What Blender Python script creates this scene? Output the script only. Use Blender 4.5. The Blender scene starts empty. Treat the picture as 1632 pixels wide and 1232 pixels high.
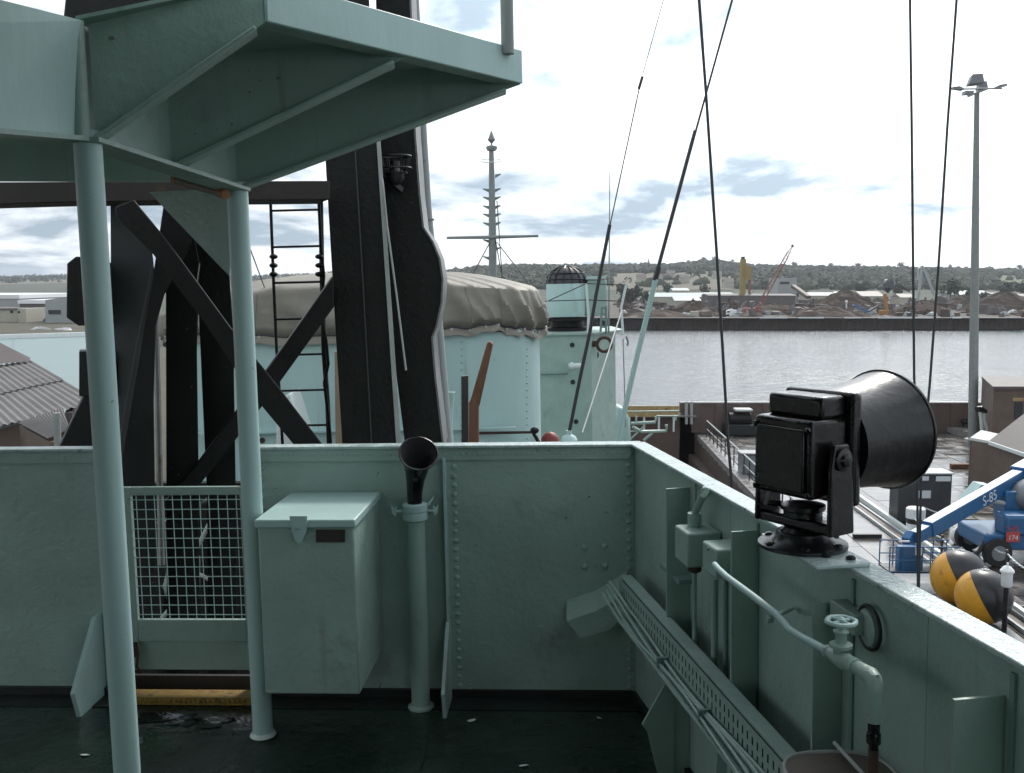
import bpy, bmesh, math, random
from mathutils import Vector as V, Matrix
random.seed(7)
sc = bpy.context.scene
R = math.radians
# ------------------------------------------------------------------ camera
F = 1600.0; HOR = 446.0
CAM = V((0, 0, 1.7))
PITCH = math.atan2(616 - HOR, F)
cd = bpy.data.cameras.new('camera'); cam = bpy.data.objects.new('camera', cd)
sc.collection.objects.link(cam)
cd.sensor_width = 36; cd.lens = F / 1632 * 36; cd.clip_start = 0.05; cd.clip_end = 30000
cam.location = CAM; cam.rotation_euler = (math.pi / 2 - PITCH, 0, 0)
sc.camera = cam
# ------------------------------------------------------------------ sky
SUN_EL, SUN_AZ = 42.0, 22.0          # azimuth to the right of straight ahead (+Y)
w = bpy.data.worlds.new('World'); sc.world = w; w.use_nodes = True
nt = w.node_tree; nt.nodes.clear()
def N(t, **k):
    n = nt.nodes.new(t)
    for a, b in k.items(): setattr(n, a, b)
    return n
def math_node(op, a, b=None, clamp=False):
    n = N('ShaderNodeMath', operation=op, use_clamp=clamp)
    for i, x in enumerate((a, b)):
        if x is None: continue
        if isinstance(x, (int, float)): n.inputs[i].default_value = x
        else: nt.links.new(x, n.inputs[i])
    return n.outputs[0]
wo = N('ShaderNodeOutputWorld'); bg = N('ShaderNodeBackground'); bg.inputs['Strength'].default_value = 0.1
sky = N('ShaderNodeTexSky', sky_type='NISHITA', sun_disc=False)
sky.sun_elevation = R(SUN_EL); sky.sun_rotation = R(SUN_AZ)
sky.air_density = 1.0; sky.dust_density = 1.5
tc = N('ShaderNodeTexCoord'); sx = N('ShaderNodeSeparateXYZ'); nt.links.new(tc.outputs['Generated'], sx.inputs[0])
zz = math_node('ADD', math_node('MAXIMUM', sx.outputs[2], 0.0), 0.20)
cx = N('ShaderNodeCombineXYZ')
nt.links.new(math_node('DIVIDE', sx.outputs[0], zz), cx.inputs[0])
nt.links.new(math_node('DIVIDE', sx.outputs[1], zz), cx.inputs[1])
cx.inputs[2].default_value = 21.2
def noise(vec, scale, detail, rough, dist=0.0):
    n = N('ShaderNodeTexNoise'); nt.links.new(vec, n.inputs['Vector'])
    n.inputs['Scale'].default_value = scale; n.inputs['Detail'].default_value = detail
    n.inputs['Roughness'].default_value = rough; n.inputs['Distortion'].default_value = dist
    return n.outputs[0]
def ramp(fac, stops):
    n = N('ShaderNodeValToRGB'); nt.links.new(fac, n.inputs[0])
    while len(n.color_ramp.elements) < len(stops): n.color_ramp.elements.new(0.5)
    for e, (p, c) in zip(n.color_ramp.elements, stops): e.position = p; e.color = c
    return n.outputs[0]
big = noise(cx.outputs[0], 1.15, 9, 0.55, 0.35)
fine = noise(cx.outputs[0], 3.1, 8, 0.52, 0.3)
blue_gap = ramp(big, [(0.38, (1, 1, 1, 1)), (0.48, (0, 0, 0, 1))])          # holes of blue sky
low = math_node('SUBTRACT', 1.0, math_node('MULTIPLY', sx.outputs[2], 7.0), True)      # gaps close up towards the horizon
cover = math_node('ADD', math_node('SUBTRACT', 1.0, blue_gap, True), low, True)
shade = ramp(math_node('ADD', math_node('MULTIPLY', big, 0.74), math_node('MULTIPLY', fine, 0.26)),
             [(0.44, (13.0, 13.4, 13.8, 1)), (0.51, (10.6, 11.2, 11.8, 1)), (0.595, (3.9, 4.9, 5.8, 1))])
# cloud light scattered forward round the hidden sun
sd = V((math.sin(R(SUN_AZ)) * math.cos(R(SUN_EL)), math.cos(R(SUN_AZ)) * math.cos(R(SUN_EL)), math.sin(R(SUN_EL))))
dt = N('ShaderNodeVectorMath', operation='DOT_PRODUCT'); nt.links.new(tc.outputs['Generated'], dt.inputs[0]); dt.inputs[1].default_value = sd
glow = math_node('POWER', math_node('MAXIMUM', dt.outputs['Value'], 0.0), 7.0)
gain = math_node('ADD', 0.66, math_node('MULTIPLY', glow, 1.6))
mul = N('ShaderNodeVectorMath', operation='SCALE'); nt.links.new(shade, mul.inputs[0]); nt.links.new(gain, mul.inputs['Scale'])
mx = N('ShaderNodeMix', data_type='RGBA')
nt.links.new(cover, mx.inputs[0]); nt.links.new(sky.outputs[0], mx.inputs[6]); nt.links.new(mul.outputs[0], mx.inputs[7])
nt.links.new(mx.outputs[2], bg.inputs['Color']); nt.links.new(bg.outputs[0], wo.inputs[0])
# ------------------------------------------------------------------ sun behind cloud
sl = bpy.data.lights.new('sun', 'SUN'); sl.energy = 1.5; sl.angle = R(11); sl.color = (1, 0.95, 0.87)
so = bpy.data.objects.new('sun', sl); sc.collection.objects.link(so)
so.rotation_euler = sd.to_track_quat('Z', 'Y').to_euler(); so.location = (0, 0, 80)
sc.view_settings.view_transform = 'Standard'; sc.view_settings.look = 'None'
sc.view_settings.exposure = 0.62; sc.view_settings.gamma = 1.0; sc.view_settings.use_curve_mapping = False

# ------------------------------------------------------------------ rays from the photo
FWD = V((0, math.cos(PITCH), -math.sin(PITCH))); UP = V((0, math.sin(PITCH), math.cos(PITCH)))
LIST = Matrix.Rotation(R(-1.1), 3, 'Y')          # the ship lists a little in its dock
def ray(px, py): return V((1, 0, 0)) * ((px - 816) / F) + UP * ((616 - py) / F) + FWD
def EY(px, py, y): d = ray(px, py); return CAM + d * (y / d.y)
def EZ(px, py, z): d = ray(px, py); return CAM + d * ((z - CAM.z) / d.z)
def sray(px, py): return LIST.inverted() @ ray(px, py)
def SY(px, py, y): d = sray(px, py); return CAM + d * (y / d.y)
def SZ(px, py, z): d = sray(px, py); return CAM + d * ((z - CAM.z) / d.z)
def plane_hit(px, py, p0, n, ship=True):
    d = sray(px, py) if ship else ray(px, py)
    return CAM + d * ((p0 - CAM).dot(n) / d.dot(n))

# ------------------------------------------------------------------ materials
MATS = {}
def mat(name, col, rough=0.5, var=0.12, scale=6.0, bump=0.0, bscale=60.0, metal=0.0, spec=0.5,
        stain=None, stain_amt=0.0, stain_scale=3.0, stretch=(1, 1, 1), rvar=0.0, coat=0.0, chips=None, runs=None, dent=0.0):
    m = bpy.data.materials.new(name); m.use_nodes = True; t = m.node_tree
    b = t.nodes['Principled BSDF']; L = t.links.new
    tcn = t.nodes.new('ShaderNodeTexCoord'); mp = t.nodes.new('ShaderNodeMapping'); mp.inputs['Scale'].default_value = stretch
    L(tcn.outputs['Object'], mp.inputs[0])
    def nz(s, d=6, r=0.6):
        n = t.nodes.new('ShaderNodeTexNoise'); L(mp.outputs[0], n.inputs['Vector'])
        n.inputs['Scale'].default_value = s; n.inputs['Detail'].default_value = d; n.inputs['Roughness'].default_value = r
        return n.outputs[0]
    n1 = nz(scale)
    mr = t.nodes.new('ShaderNodeMapRange'); L(n1, mr.inputs[0])
    mr.inputs[1].default_value = 0.25; mr.inputs[2].default_value = 0.75
    mr.inputs[3].default_value = 1 - var; mr.inputs[4].default_value = 1 + var
    vm = t.nodes.new('ShaderNodeVectorMath'); vm.operation = 'SCALE'; vm.inputs[0].default_value = col[:3]
    L(mr.outputs[0], vm.inputs['Scale']); out = vm.outputs[0]
    if stain:
        n2 = nz(stain_scale, 8, 0.65)
        m2 = t.nodes.new('ShaderNodeMapRange'); L(n2, m2.inputs[0])
        m2.inputs[1].default_value = 0.68 - 0.22 * stain_amt; m2.inputs[2].default_value = 0.80 - 0.22 * stain_amt
        x = t.nodes.new('ShaderNodeMix'); x.data_type = 'RGBA'; L(m2.outputs[0], x.inputs[0]); L(out, x.inputs[6])
        x.inputs[7].default_value = (*stain, 1); out = x.outputs[2]
    def thresh(vec_scale, s, lo, hi, d=5, r=0.6):
        mp2 = t.nodes.new('ShaderNodeMapping'); mp2.inputs['Scale'].default_value = vec_scale; L(tcn.outputs['Object'], mp2.inputs[0])
        n = t.nodes.new('ShaderNodeTexNoise'); L(mp2.outputs[0], n.inputs['Vector'])
        n.inputs['Scale'].default_value = s; n.inputs['Detail'].default_value = d; n.inputs['Roughness'].default_value = r
        q = t.nodes.new('ShaderNodeMapRange'); L(n.outputs[0], q.inputs[0]); q.inputs[1].default_value = lo; q.inputs[2].default_value = hi
        return q.outputs[0]
    def over(o_, fac, c_):
        x = t.nodes.new('ShaderNodeMix'); x.data_type = 'RGBA'; L(fac, x.inputs[0]); L(o_, x.inputs[6]); x.inputs[7].default_value = (*c_, 1); return x.outputs[2]
    if runs:                                   # rain and rust runs down the sheet
        f1 = thresh((14, 14, 0.7), 1.0, 0.60, 0.80, 4); f2 = thresh((1, 1, 1), 1.6, 0.45, 0.62)
        mm = t.nodes.new('ShaderNodeMath'); mm.operation = 'MULTIPLY'; L(f1, mm.inputs[0]); L(f2, mm.inputs[1])
        m3_ = t.nodes.new('ShaderNodeMath'); m3_.operation = 'MULTIPLY'; L(mm.outputs[0], m3_.inputs[0]); m3_.inputs[1].default_value = 0.55
        out = over(out, m3_.outputs[0], runs)
    if chips:                                  # small flakes down to primer and rust
        f1 = thresh((1, 1, 1), 34, 0.715, 0.735, 4, 0.5); f2 = thresh((1, 1, 1), 2.6, 0.46, 0.56)
        mm = t.nodes.new('ShaderNodeMath'); mm.operation = 'MULTIPLY'; L(f1, mm.inputs[0]); L(f2, mm.inputs[1])
        out = over(out, mm.outputs[0], chips)
    L(out, b.inputs['Base Color'])
    b.inputs['Metallic'].default_value = metal; b.inputs['Specular IOR Level'].default_value = spec
    b.inputs['Coat Weight'].default_value = coat
    if rvar:
        n3 = nz(scale * 0.7)
        m3 = t.nodes.new('ShaderNodeMapRange'); L(n3, m3.inputs[0])
        m3.inputs[1].default_value = 0.35; m3.inputs[2].default_value = 0.65
        m3.inputs[3].default_value = max(0.02, rough - rvar); m3.inputs[4].default_value = min(1, rough + rvar)
        L(m3.outputs[0], b.inputs['Roughness'])
    else: b.inputs['Roughness'].default_value = rough
    if bump:
        n4 = nz(bscale, 4)
        bp = t.nodes.new('ShaderNodeBump'); bp.inputs['Strength'].default_value = bump; bp.inputs['Distance'].default_value = 0.02
        L(n4, bp.inputs['Height'])
        if dent:
            b2 = t.nodes.new('ShaderNodeBump'); b2.inputs['Strength'].default_value = dent; b2.inputs['Distance'].default_value = 0.05
            L(nz(2.3, 2), b2.inputs['Height']); L(b2.outputs[0], bp.inputs['Normal'])
        L(bp.outputs[0], b.inputs['Normal'])
    MATS[name] = m; return m
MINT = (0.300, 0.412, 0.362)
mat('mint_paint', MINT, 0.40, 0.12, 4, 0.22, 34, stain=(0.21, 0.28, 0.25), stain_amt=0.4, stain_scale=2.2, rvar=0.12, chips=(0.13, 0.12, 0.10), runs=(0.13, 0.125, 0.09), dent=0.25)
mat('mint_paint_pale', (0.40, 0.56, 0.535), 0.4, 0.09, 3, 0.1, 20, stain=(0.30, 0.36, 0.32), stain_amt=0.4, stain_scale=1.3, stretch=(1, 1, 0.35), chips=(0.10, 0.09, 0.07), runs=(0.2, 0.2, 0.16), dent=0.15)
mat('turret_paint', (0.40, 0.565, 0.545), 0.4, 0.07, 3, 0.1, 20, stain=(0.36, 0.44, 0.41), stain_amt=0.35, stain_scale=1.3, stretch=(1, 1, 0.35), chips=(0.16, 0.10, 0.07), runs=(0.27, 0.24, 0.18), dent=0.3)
mat('mint_paint_wet', (0.42, 0.52, 0.50), 0.22, 0.14, 18, 0.25, 60, stain=(0.10, 0.14, 0.13), stain_amt=0.35, stain_scale=14, rvar=0.12)
mat('mint_paint_dark', (0.17, 0.26, 0.24), 0.5, 0.12, 5, 0.1, 30)
mat('white_chip', (0.62, 0.68, 0.66), 0.4, 0.08, 9, 0.1, 40)
mat('deck_paint', (0.010, 0.022, 0.015), 0.26, 0.45, 5, 0.30, 18, stain=(0.008, 0.012, 0.010), stain_amt=0.5, stain_scale=2.0, rvar=0.22, chips=(0.06, 0.065, 0.055), dent=0.2)
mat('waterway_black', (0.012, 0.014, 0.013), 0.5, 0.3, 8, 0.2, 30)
mat('mast_black', (0.009, 0.008, 0.008), 0.5, 0.25, 3, 0.25, 26, spec=0.3, rvar=0.1, chips=(0.10, 0.10, 0.10), runs=(0.03, 0.026, 0.022), dent=0.25)
mat('mast_black_grey', (0.045, 0.045, 0.048), 0.5, 0.3, 2.0, 0.15, 20, stretch=(1, 1, 0.4))
mat('gloss_black', (0.007, 0.007, 0.008), 0.32, 0.25, 6, 0.10, 30, rvar=0.12, dent=0.2)
mat('chip_black', (0.007, 0.006, 0.006), 0.25, 0.3, 12, 0.16, 22, rvar=0.12)
mat('rust_beam', (0.028, 0.022, 0.019), 0.7, 0.3, 3, 0.2, 20, stain=(0.09, 0.045, 0.02), stain_amt=0.35, stain_scale=5)
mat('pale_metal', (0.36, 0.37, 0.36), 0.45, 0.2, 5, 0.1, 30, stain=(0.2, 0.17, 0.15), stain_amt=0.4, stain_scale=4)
mat('grey_paint', (0.24, 0.26, 0.25), 0.5, 0.15, 5, 0.1, 30)
mat('edge_grey', (0.17, 0.17, 0.17), 0.5, 0.3, 4, 0.1, 30, stain=(0.04, 0.035, 0.03), stain_amt=0.5, stain_scale=5)
mat('galv', (0.33, 0.36, 0.36), 0.45, 0.12, 3, 0.05, 30)
mat('orange_cap', (0.26, 0.115, 0.03), 0.5, 0.2, 9)
mat('pipe_brown', (0.12, 0.095, 0.075), 0.5, 0.2, 9)
mat('rust', (0.065, 0.038, 0.027), 0.85, 0.4, 12, 0.5, 40)
mat('yellow_tread', (0.27, 0.16, 0.025), 0.6, 0.35, 24, 0.4, 60, stain=(0.08, 0.05, 0.02), stain_amt=0.5, stain_scale=18)
mat('brass_plate', (0.040, 0.028, 0.026), 0.5, 0.3, 20)
mat('canvas', (0.215, 0.20, 0.165), 0.6, 0.16, 2.0, 0.5, 9, stain=(0.22, 0.205, 0.175), stain_amt=0.5, stain_scale=1.2)
mat('timber', (0.16, 0.075, 0.04), 0.7, 0.3, 6, 0.3, 30, stretch=(4, 4, 0.6))
mat('timber_pale', (0.38, 0.30, 0.20), 0.7, 0.2, 6, 0.2, 30, stretch=(4, 4, 0.6))
mat('wire_black', (0.035, 0.035, 0.038), 0.5, 0.2, 8)
mat('red_paint', (0.20, 0.028, 0.022), 0.5, 0.15, 5)
mat('wet_slab', (0.085, 0.078, 0.071), 0.24, 0.22, 1.0, 0.08, 9, spec=1.0, stain=(0.05, 0.046, 0.042), stain_amt=0.6, stain_scale=0.9, rvar=0.10)
mat('wet_road', (0.075, 0.068, 0.062), 0.22, 0.25, 1.0, 0.08, 9, spec=0.9, stain=(0.05, 0.045, 0.04), stain_amt=0.5, stain_scale=0.5, rvar=0.14)
mat('wet_slab_dark', (0.048, 0.042, 0.037), 0.22, 0.3, 1.0, 0.08, 9, spec=0.9, stain=(0.03, 0.026, 0.023), stain_amt=0.6, stain_scale=0.8, rvar=0.14)
mat('far_wall', (0.125, 0.082, 0.058), 0.8, 0.25, 0.4, 0.1, 3, stain=(0.06, 0.042, 0.034), stain_amt=0.6, stain_scale=0.15)
mat('slab_joint', (0.03, 0.03, 0.028), 0.5, 0.2, 3)
mat('dock_stone', (0.075, 0.055, 0.045), 0.75, 0.35, 0.8, 0.4, 3, stain=(0.03, 0.028, 0.024), stain_amt=0.6, stain_scale=0.4)
mat('coping', (0.22, 0.21, 0.20), 0.3, 0.2, 2, 0.15, 12, rvar=0.12)
mat('sheet_brown', (0.11, 0.078, 0.066), 0.65, 0.2, 1.2, 0.15, 8, stain=(0.06, 0.045, 0.04), stain_amt=0.5, stain_scale=0.8)
mat('roof_brown', (0.10, 0.082, 0.074), 0.6, 0.18, 1.5, 0.1, 8)
mat('brick_brown', (0.13, 0.095, 0.075), 0.75, 0.2, 2, 0.2, 12)
mat('roof_grey', (0.125, 0.115, 0.107), 0.6, 0.2, 0.7, 0.1, 6, stain=(0.08, 0.068, 0.06), stain_amt=0.5, stain_scale=0.5)
mat('roof_green', (0.215, 0.285, 0.275), 0.5, 0.06, 0.3, 0.05, 5, stain=(0.18, 0.235, 0.23), stain_amt=0.3, stain_scale=0.2)
mat('white_paint', (0.75, 0.77, 0.77), 0.45, 0.06, 3)
mat('cream', (0.42, 0.40, 0.33), 0.7, 0.1, 1)
mat('shed_grey', (0.33, 0.35, 0.35), 0.6, 0.08, 0.4)
mat('shed_brown', (0.11, 0.095, 0.09), 0.7, 0.2, 0.3)
mat('dark_glass', (0.02, 0.024, 0.028), 0.2, 0.1, 1)
mat('boom_blue', (0.022, 0.11, 0.25), 0.3, 0.12, 3, 0.03, 20, stain=(0.02, 0.08, 0.2), stain_amt=0.3, stain_scale=2)
mat('hood_grey', (0.20, 0.21, 0.22), 0.4, 0.15, 3)
mat('tyre', (0.018, 0.018, 0.018), 0.8, 0.2, 6)
mat('buoy_yellow', (0.60, 0.29, 0.015), 0.35, 0.12, 3, 0.05, 20, stain=(0.3, 0.13, 0.01), stain_amt=0.5, stain_scale=4, chips=(0.06, 0.04, 0.02), runs=(0.2, 0.1, 0.03))
mat('buoy_black', (0.018, 0.018, 0.020), 0.35, 0.2, 3, 0.05, 20)
mat('site_yellow', (0.36, 0.26, 0.11), 0.6, 0.25, 3, stain=(0.22, 0.08, 0.04), stain_amt=0.45, stain_scale=2)
mat('crane_red', (0.26, 0.07, 0.055), 0.5, 0.15, 1)
mat('tower_yellow', (0.29, 0.215, 0.05), 0.6, 0.15, 0.5)
mat('plant_orange', (0.36, 0.16, 0.035), 0.5, 0.15, 1)
mat('conveyor_blue', (0.07, 0.14, 0.28), 0.5, 0.15, 1)
mat('heap', (0.066, 0.046, 0.034), 0.95, 0.4, 0.25, 0.6, 1.2, stain=(0.10, 0.062, 0.042), stain_amt=0.5, stain_scale=0.12)
mat('yard', (0.078, 0.064, 0.052), 0.9, 0.35, 0.05, 0.4, 0.6, stain=(0.07, 0.085, 0.045), stain_amt=0.6, stain_scale=0.03)
mat('left_land', (0.075, 0.070, 0.045), 0.95, 0.35, 0.08, 0.4, 0.8, stain=(0.11, 0.07, 0.05), stain_amt=0.4, stain_scale=0.06)
mat('hill', (0.050, 0.058, 0.032), 0.95, 0.3, 0.012, 0.3, 0.2, stain=(0.11, 0.10, 0.065), stain_amt=0.4, stain_scale=0.006, stretch=(1, 2.2, 1))
mat('field_dry', (0.125, 0.115, 0.078), 0.95, 0.25, 0.02, stain=(0.10, 0.105, 0.06), stain_amt=0.6, stain_scale=0.012)
mat('field_green', (0.10, 0.125, 0.055), 0.95, 0.2, 0.02)
mat('roof_dark', (0.045, 0.039, 0.036), 0.7, 0.2, 1.5, 0.1, 8)
mat('leaf', (0.041, 0.052, 0.027), 0.9, 0.25, 0.10)
mat('leaf_dark', (0.038, 0.047, 0.026), 0.9, 0.2, 0.10)
mat('bark', (0.07, 0.055, 0.04), 0.9, 0.2, 1)
mat('sign_red', (0.45, 0.06, 0.05), 0.5, 0.1, 4)
mat('sign_pale', (0.62, 0.65, 0.66), 0.5, 0.08, 4)
mat('puddle_water', (0.006, 0.010, 0.008), 0.05, 0.2, 3, 0.10, 22, spec=0.6, rvar=0.04)
# river water: small wind ripples
m = bpy.data.materials.new('river_water'); m.use_nodes = True; t = m.node_tree; b = t.nodes['Principled BSDF']
b.inputs['Base Color'].default_value = (0.045, 0.060, 0.058, 1); b.inputs['Roughness'].default_value = 0.16; b.inputs['IOR'].default_value = 1.33
g = t.nodes.new('ShaderNodeNewGeometry'); mp = t.nodes.new('ShaderNodeMapping'); mp.inputs['Scale'].default_value = (0.55, 1.0, 1)
t.links.new(g.outputs['Position'], mp.inputs[0])
n1 = t.nodes.new('ShaderNodeTexNoise'); n1.inputs['Scale'].default_value = 0.75; n1.inputs['Detail'].default_value = 5; n1.inputs['Roughness'].default_value = 0.6; n1.inputs['Distortion'].default_value = 0.5
t.links.new(mp.outputs[0], n1.inputs['Vector'])
bp = t.nodes.new('ShaderNodeBump'); bp.inputs['Strength'].default_value = 0.75; bp.inputs['Distance'].default_value = 0.42
n2 = t.nodes.new('ShaderNodeTexNoise'); n2.inputs['Scale'].default_value = 0.035; n2.inputs['Detail'].default_value = 3; t.links.new(mp.outputs[0], n2.inputs['Vector'])
mrw = t.nodes.new('ShaderNodeMapRange'); t.links.new(n2.outputs[0], mrw.inputs[0]); mrw.inputs[1].default_value = 0.35; mrw.inputs[2].default_value = 0.65; mrw.inputs[3].default_value = 0.45; mrw.inputs[4].default_value = 1.0
t.links.new(mrw.outputs[0], bp.inputs['Strength'])
t.links.new(n1.outputs[0], bp.inputs['Height']); t.links.new(bp.outputs[0], b.inputs['Normal']); MATS['river_water'] = m

# ------------------------------------------------------------------ mesh builder
class MB:
    def __init__(s): s.v = []; s.f = []
    def add(s, vs, fs):
        o = len(s.v); s.v += [V(x) for x in vs]; s.f += [tuple(i + o for i in q) for q in fs]; return s
    def prism(s, pts, vec):
        pts = [V(p) for p in pts]; n = len(pts); vec = V(vec)
        nrm = V((0, 0, 0))
        for i in range(n): nrm += (pts[i] - pts[0]).cross(pts[(i + 1) % n] - pts[0])
        if nrm.dot(vec) > 0: pts.reverse()
        s.add(pts + [p + vec for p in pts],
              [tuple(range(n)), tuple(range(2 * n - 1, n - 1, -1))] + [(i, i + n, (i + 1) % n + n, (i + 1) % n) for i in range(n)])
        return s
    def box(s, c, size, ax=None):
        c = V(c); X, Y, Z = ax if ax else (V((1, 0, 0)), V((0, 1, 0)), V((0, 0, 1)))
        a, b_, d = size[0] / 2, size[1] / 2, size[2] / 2
        vs = [c + X * i * a + Y * j * b_ + Z * k * d for k in (-1, 1) for j in (-1, 1) for i in (-1, 1)]
        return s.add(vs, [(0, 2, 3, 1), (4, 5, 7, 6), (0, 1, 5, 4), (2, 6, 7, 3), (0, 4, 6, 2), (1, 3, 7, 5)])
    def beam(s, a, b_, w_, h_, up=(0, 0, 1)):
        a, b_ = V(a), V(b_); d = (b_ - a); l = d.length; d.normalize(); up = V(up)
        if abs(d.dot(up)) > 0.99: up = V((0, 1, 0))
        x = d.cross(up).normalized(); z = x.cross(d).normalized()
        return s.box((a + b_) / 2, (w_, l, h_), (x, d, z))
    def tube(s, path, r, seg=12, closed=False, cap=True):
        path = [V(p) for p in path]; n = len(path)
        rs = r if isinstance(r, (list, tuple)) else [r] * n
        rings = []; pu = None
        for i in range(n):
            a = path[i - 1] if (i or closed) else path[i]; b_ = path[(i + 1) % n] if (i < n - 1 or closed) else path[i]
            d = (b_ - a).normalized()
            if pu is None: pu = V((0, 0, 1)) if abs(d.z) < 0.9 else V((1, 0, 0))
            x = d.cross(pu).normalized(); pu = x.cross(d).normalized()
            rings.append([path[i] + (x * math.cos(2 * math.pi * k / seg) + pu * math.sin(2 * math.pi * k / seg)) * rs[i] for k in range(seg)])
        vs = [p for q in rings for p in q]; fs = []
        m_ = n if closed else n - 1
        for i in range(m_):
            for k in range(seg):
                j = (i + 1) % n
                fs.append((i * seg + k, i * seg + (k + 1) % seg, j * seg + (k + 1) % seg, j * seg + k))
        if cap and not closed: fs += [tuple(range(seg - 1, -1, -1)), tuple((n - 1) * seg + k for k in range(seg))]
        return s.add(vs, fs)
    def lathe(s, o, axis, prof, seg=24, cap=True):
        o = V(o); d = V(axis).normalized(); u = V((0, 0, 1)) if abs(d.z) < 0.9 else V((1, 0, 0))
        x = d.cross(u).normalized(); y = d.cross(x).normalized()
        vs = [o + d * h + (x * math.cos(2 * math.pi * k / seg) + y * math.sin(2 * math.pi * k / seg)) * max(r_, 1e-4) for r_, h in prof for k in range(seg)]
        fs = [(i * seg + k, i * seg + (k + 1) % seg, (i + 1) * seg + (k + 1) % seg, (i + 1) * seg + k) for i in range(len(prof) - 1) for k in range(seg)]
        if cap: fs += [tuple(range(seg - 1, -1, -1)), tuple((len(prof) - 1) * seg + k for k in range(seg))]
        return s.add(vs, fs)
    def cyl(s, a, b_, r, seg=16): return s.tube([a, b_], r, seg)
    def blob(s, c, rx, ry, rz, seg=8, rings=5, jit=0.0):
        vs = []; fs = []
        for i in range(rings + 1):
            th = math.pi * i / rings
            for k in range(seg):
                ph = 2 * math.pi * k / seg; q = 1 + random.uniform(-jit, jit)
                vs.append(V(c) + V((rx * math.sin(th) * math.cos(ph) * q, ry * math.sin(th) * math.sin(ph) * q, rz * math.cos(th) * q)))
        for i in range(rings):
            for k in range(seg): fs.append((i * seg + k, (i + 1) * seg + k, (i + 1) * seg + (k + 1) % seg, i * seg + (k + 1) % seg))
        return s.add(vs, fs)
    def low(s):
        xs = [p.x for p in s.v]; ys = [p.y for p in s.v]; zs = [p.z for p in s.v]
        return V(((min(xs) + max(xs)) / 2, (min(ys) + max(ys)) / 2, min(zs)))
BASE = {}; SHIPTOP = []; SHIP = False
def mesh_of(name, mb, m_, off, smooth=True, fix=True):
    me = bpy.data.meshes.new(name); me.from_pydata([p - off for p in mb.v], [], mb.f)
    if fix:
        bm = bmesh.new(); bm.from_mesh(me); bmesh.ops.recalc_face_normals(bm, faces=bm.faces); bm.to_mesh(me); bm.free()
    me.materials.append(MATS[m_] if isinstance(m_, str) else m_)
    if smooth:
        me.polygons.foreach_set('use_smooth', [True] * len(me.polygons)); me.set_sharp_from_angle(angle=R(38))
    return me
def link(name, data): o = bpy.data.objects.new(name, data); sc.collection.objects.link(o); return o
def tag(o, label, cat, group=None, kind=None):
    if label: o['label'] = label
    if cat: o['category'] = cat
    if group: o['group'] = group
    if kind: o['kind'] = kind
    return o
def thing(name, label, cat, base, group=None):
    o = link(name, None); o.location = base; o.empty_display_size = 0.1; BASE[o.name] = V(base)
    if SHIP: SHIPTOP.append(o)
    return tag(o, label, cat, group)
def part(name, mb, m_, parent, label=None, kind=None, bevel=0, smooth=True, fix=True):
    b_ = BASE[parent.name]; o = link(name, mesh_of(name, mb, m_, b_, smooth, fix)); o.parent = parent; BASE[o.name] = b_
    if label: o['label'] = label
    if kind: o['kind'] = kind
    if bevel: bev(o, bevel)
    return o
def copy_part(src, parent, off):
    o = src.copy(); sc.collection.objects.link(o); o.parent = parent; o.location = V(src.location) + V(off); return o
def single(name, mb, m_, label, cat, group=None, bevel=0, smooth=True, kind=None, fix=True):
    b_ = mb.low(); o = link(name, mesh_of(name, mb, m_, b_, smooth, fix)); o.location = b_; BASE[o.name] = b_
    if SHIP: SHIPTOP.append(o)
    if bevel: bev(o, bevel)
    return tag(o, label, cat, group, kind)
def structure(name, mb, m_, smooth=True, fix=True): return single(name, mb, m_, None, None, kind='structure', smooth=smooth, fix=fix)
def bev(o, w_):
    md = o.modifiers.new('bevel', 'BEVEL'); md.width = w_; md.segments = 2; md.limit_method = 'ANGLE'; md.angle_limit = R(40)
def dupe(root, delta, label=None, rotz=0):
    c = root.copy(); sc.collection.objects.link(c); c.location = V(root.location) + V(delta); c.rotation_euler.z += rotz
    if label: c['label'] = label
    if root in SHIPTOP: SHIPTOP.append(c)
    for ch in root.children:
        d = ch.copy(); sc.collection.objects.link(d); d.parent = c
        for g_ in ch.children: e = g_.copy(); sc.collection.objects.link(e); e.parent = d
    BASE[c.name] = V(c.location); return c
# ================================================================== SHIP (built upright, listed at the end)
SHIP = True
F0 = SZ(0, 1105, 0); F1 = SZ(1000, 1112, 0)
FU = (F1 - F0).normalized(); FN = V((FU.y, -FU.x, 0))       # FN points to the camera
if FN.y > 0: FN = -FN
def FW(px, py, off=0.0): return plane_hit(px, py, F0 + FN * off, FN)
def fpt(u, z, off=0.0): return F0 + FU * u + FN * off + V((0, 0, z))
def fu(px, py): p = FW(px, py); return (p - F0).dot(FU), p.z
H = FW(700, 709).z
K = SZ(1010, 706, H); R1 = SZ(1632, 1052, H); K.z = R1.z = 0
RU = (R1 - K).normalized(); RN = V((RU.y, -RU.x, 0))
if RN.x > 0: RN = -RN
def RW(px, py, off=0.0): return plane_hit(px, py, K + RN * off, RN)
def rpt(u, z, off=0.0): return K + RU * u + RN * off + V((0, 0, z))
def ru(px, py): p = RW(px, py); return (p - K).dot(RU), p.z
print('H', H, 'K', K, 'R1', R1, 'FN', FN, 'RN', RN)
uK = (K - F0).dot(FU)
def fbox(mb, u0, u1, z0, z1, o0, o1): return mb.box(fpt((u0 + u1) / 2, (z0 + z1) / 2, (o0 + o1) / 2), (abs(u1 - u0), abs(o1 - o0), abs(z1 - z0)), (FU, -FN, V((0, 0, 1))))
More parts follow.
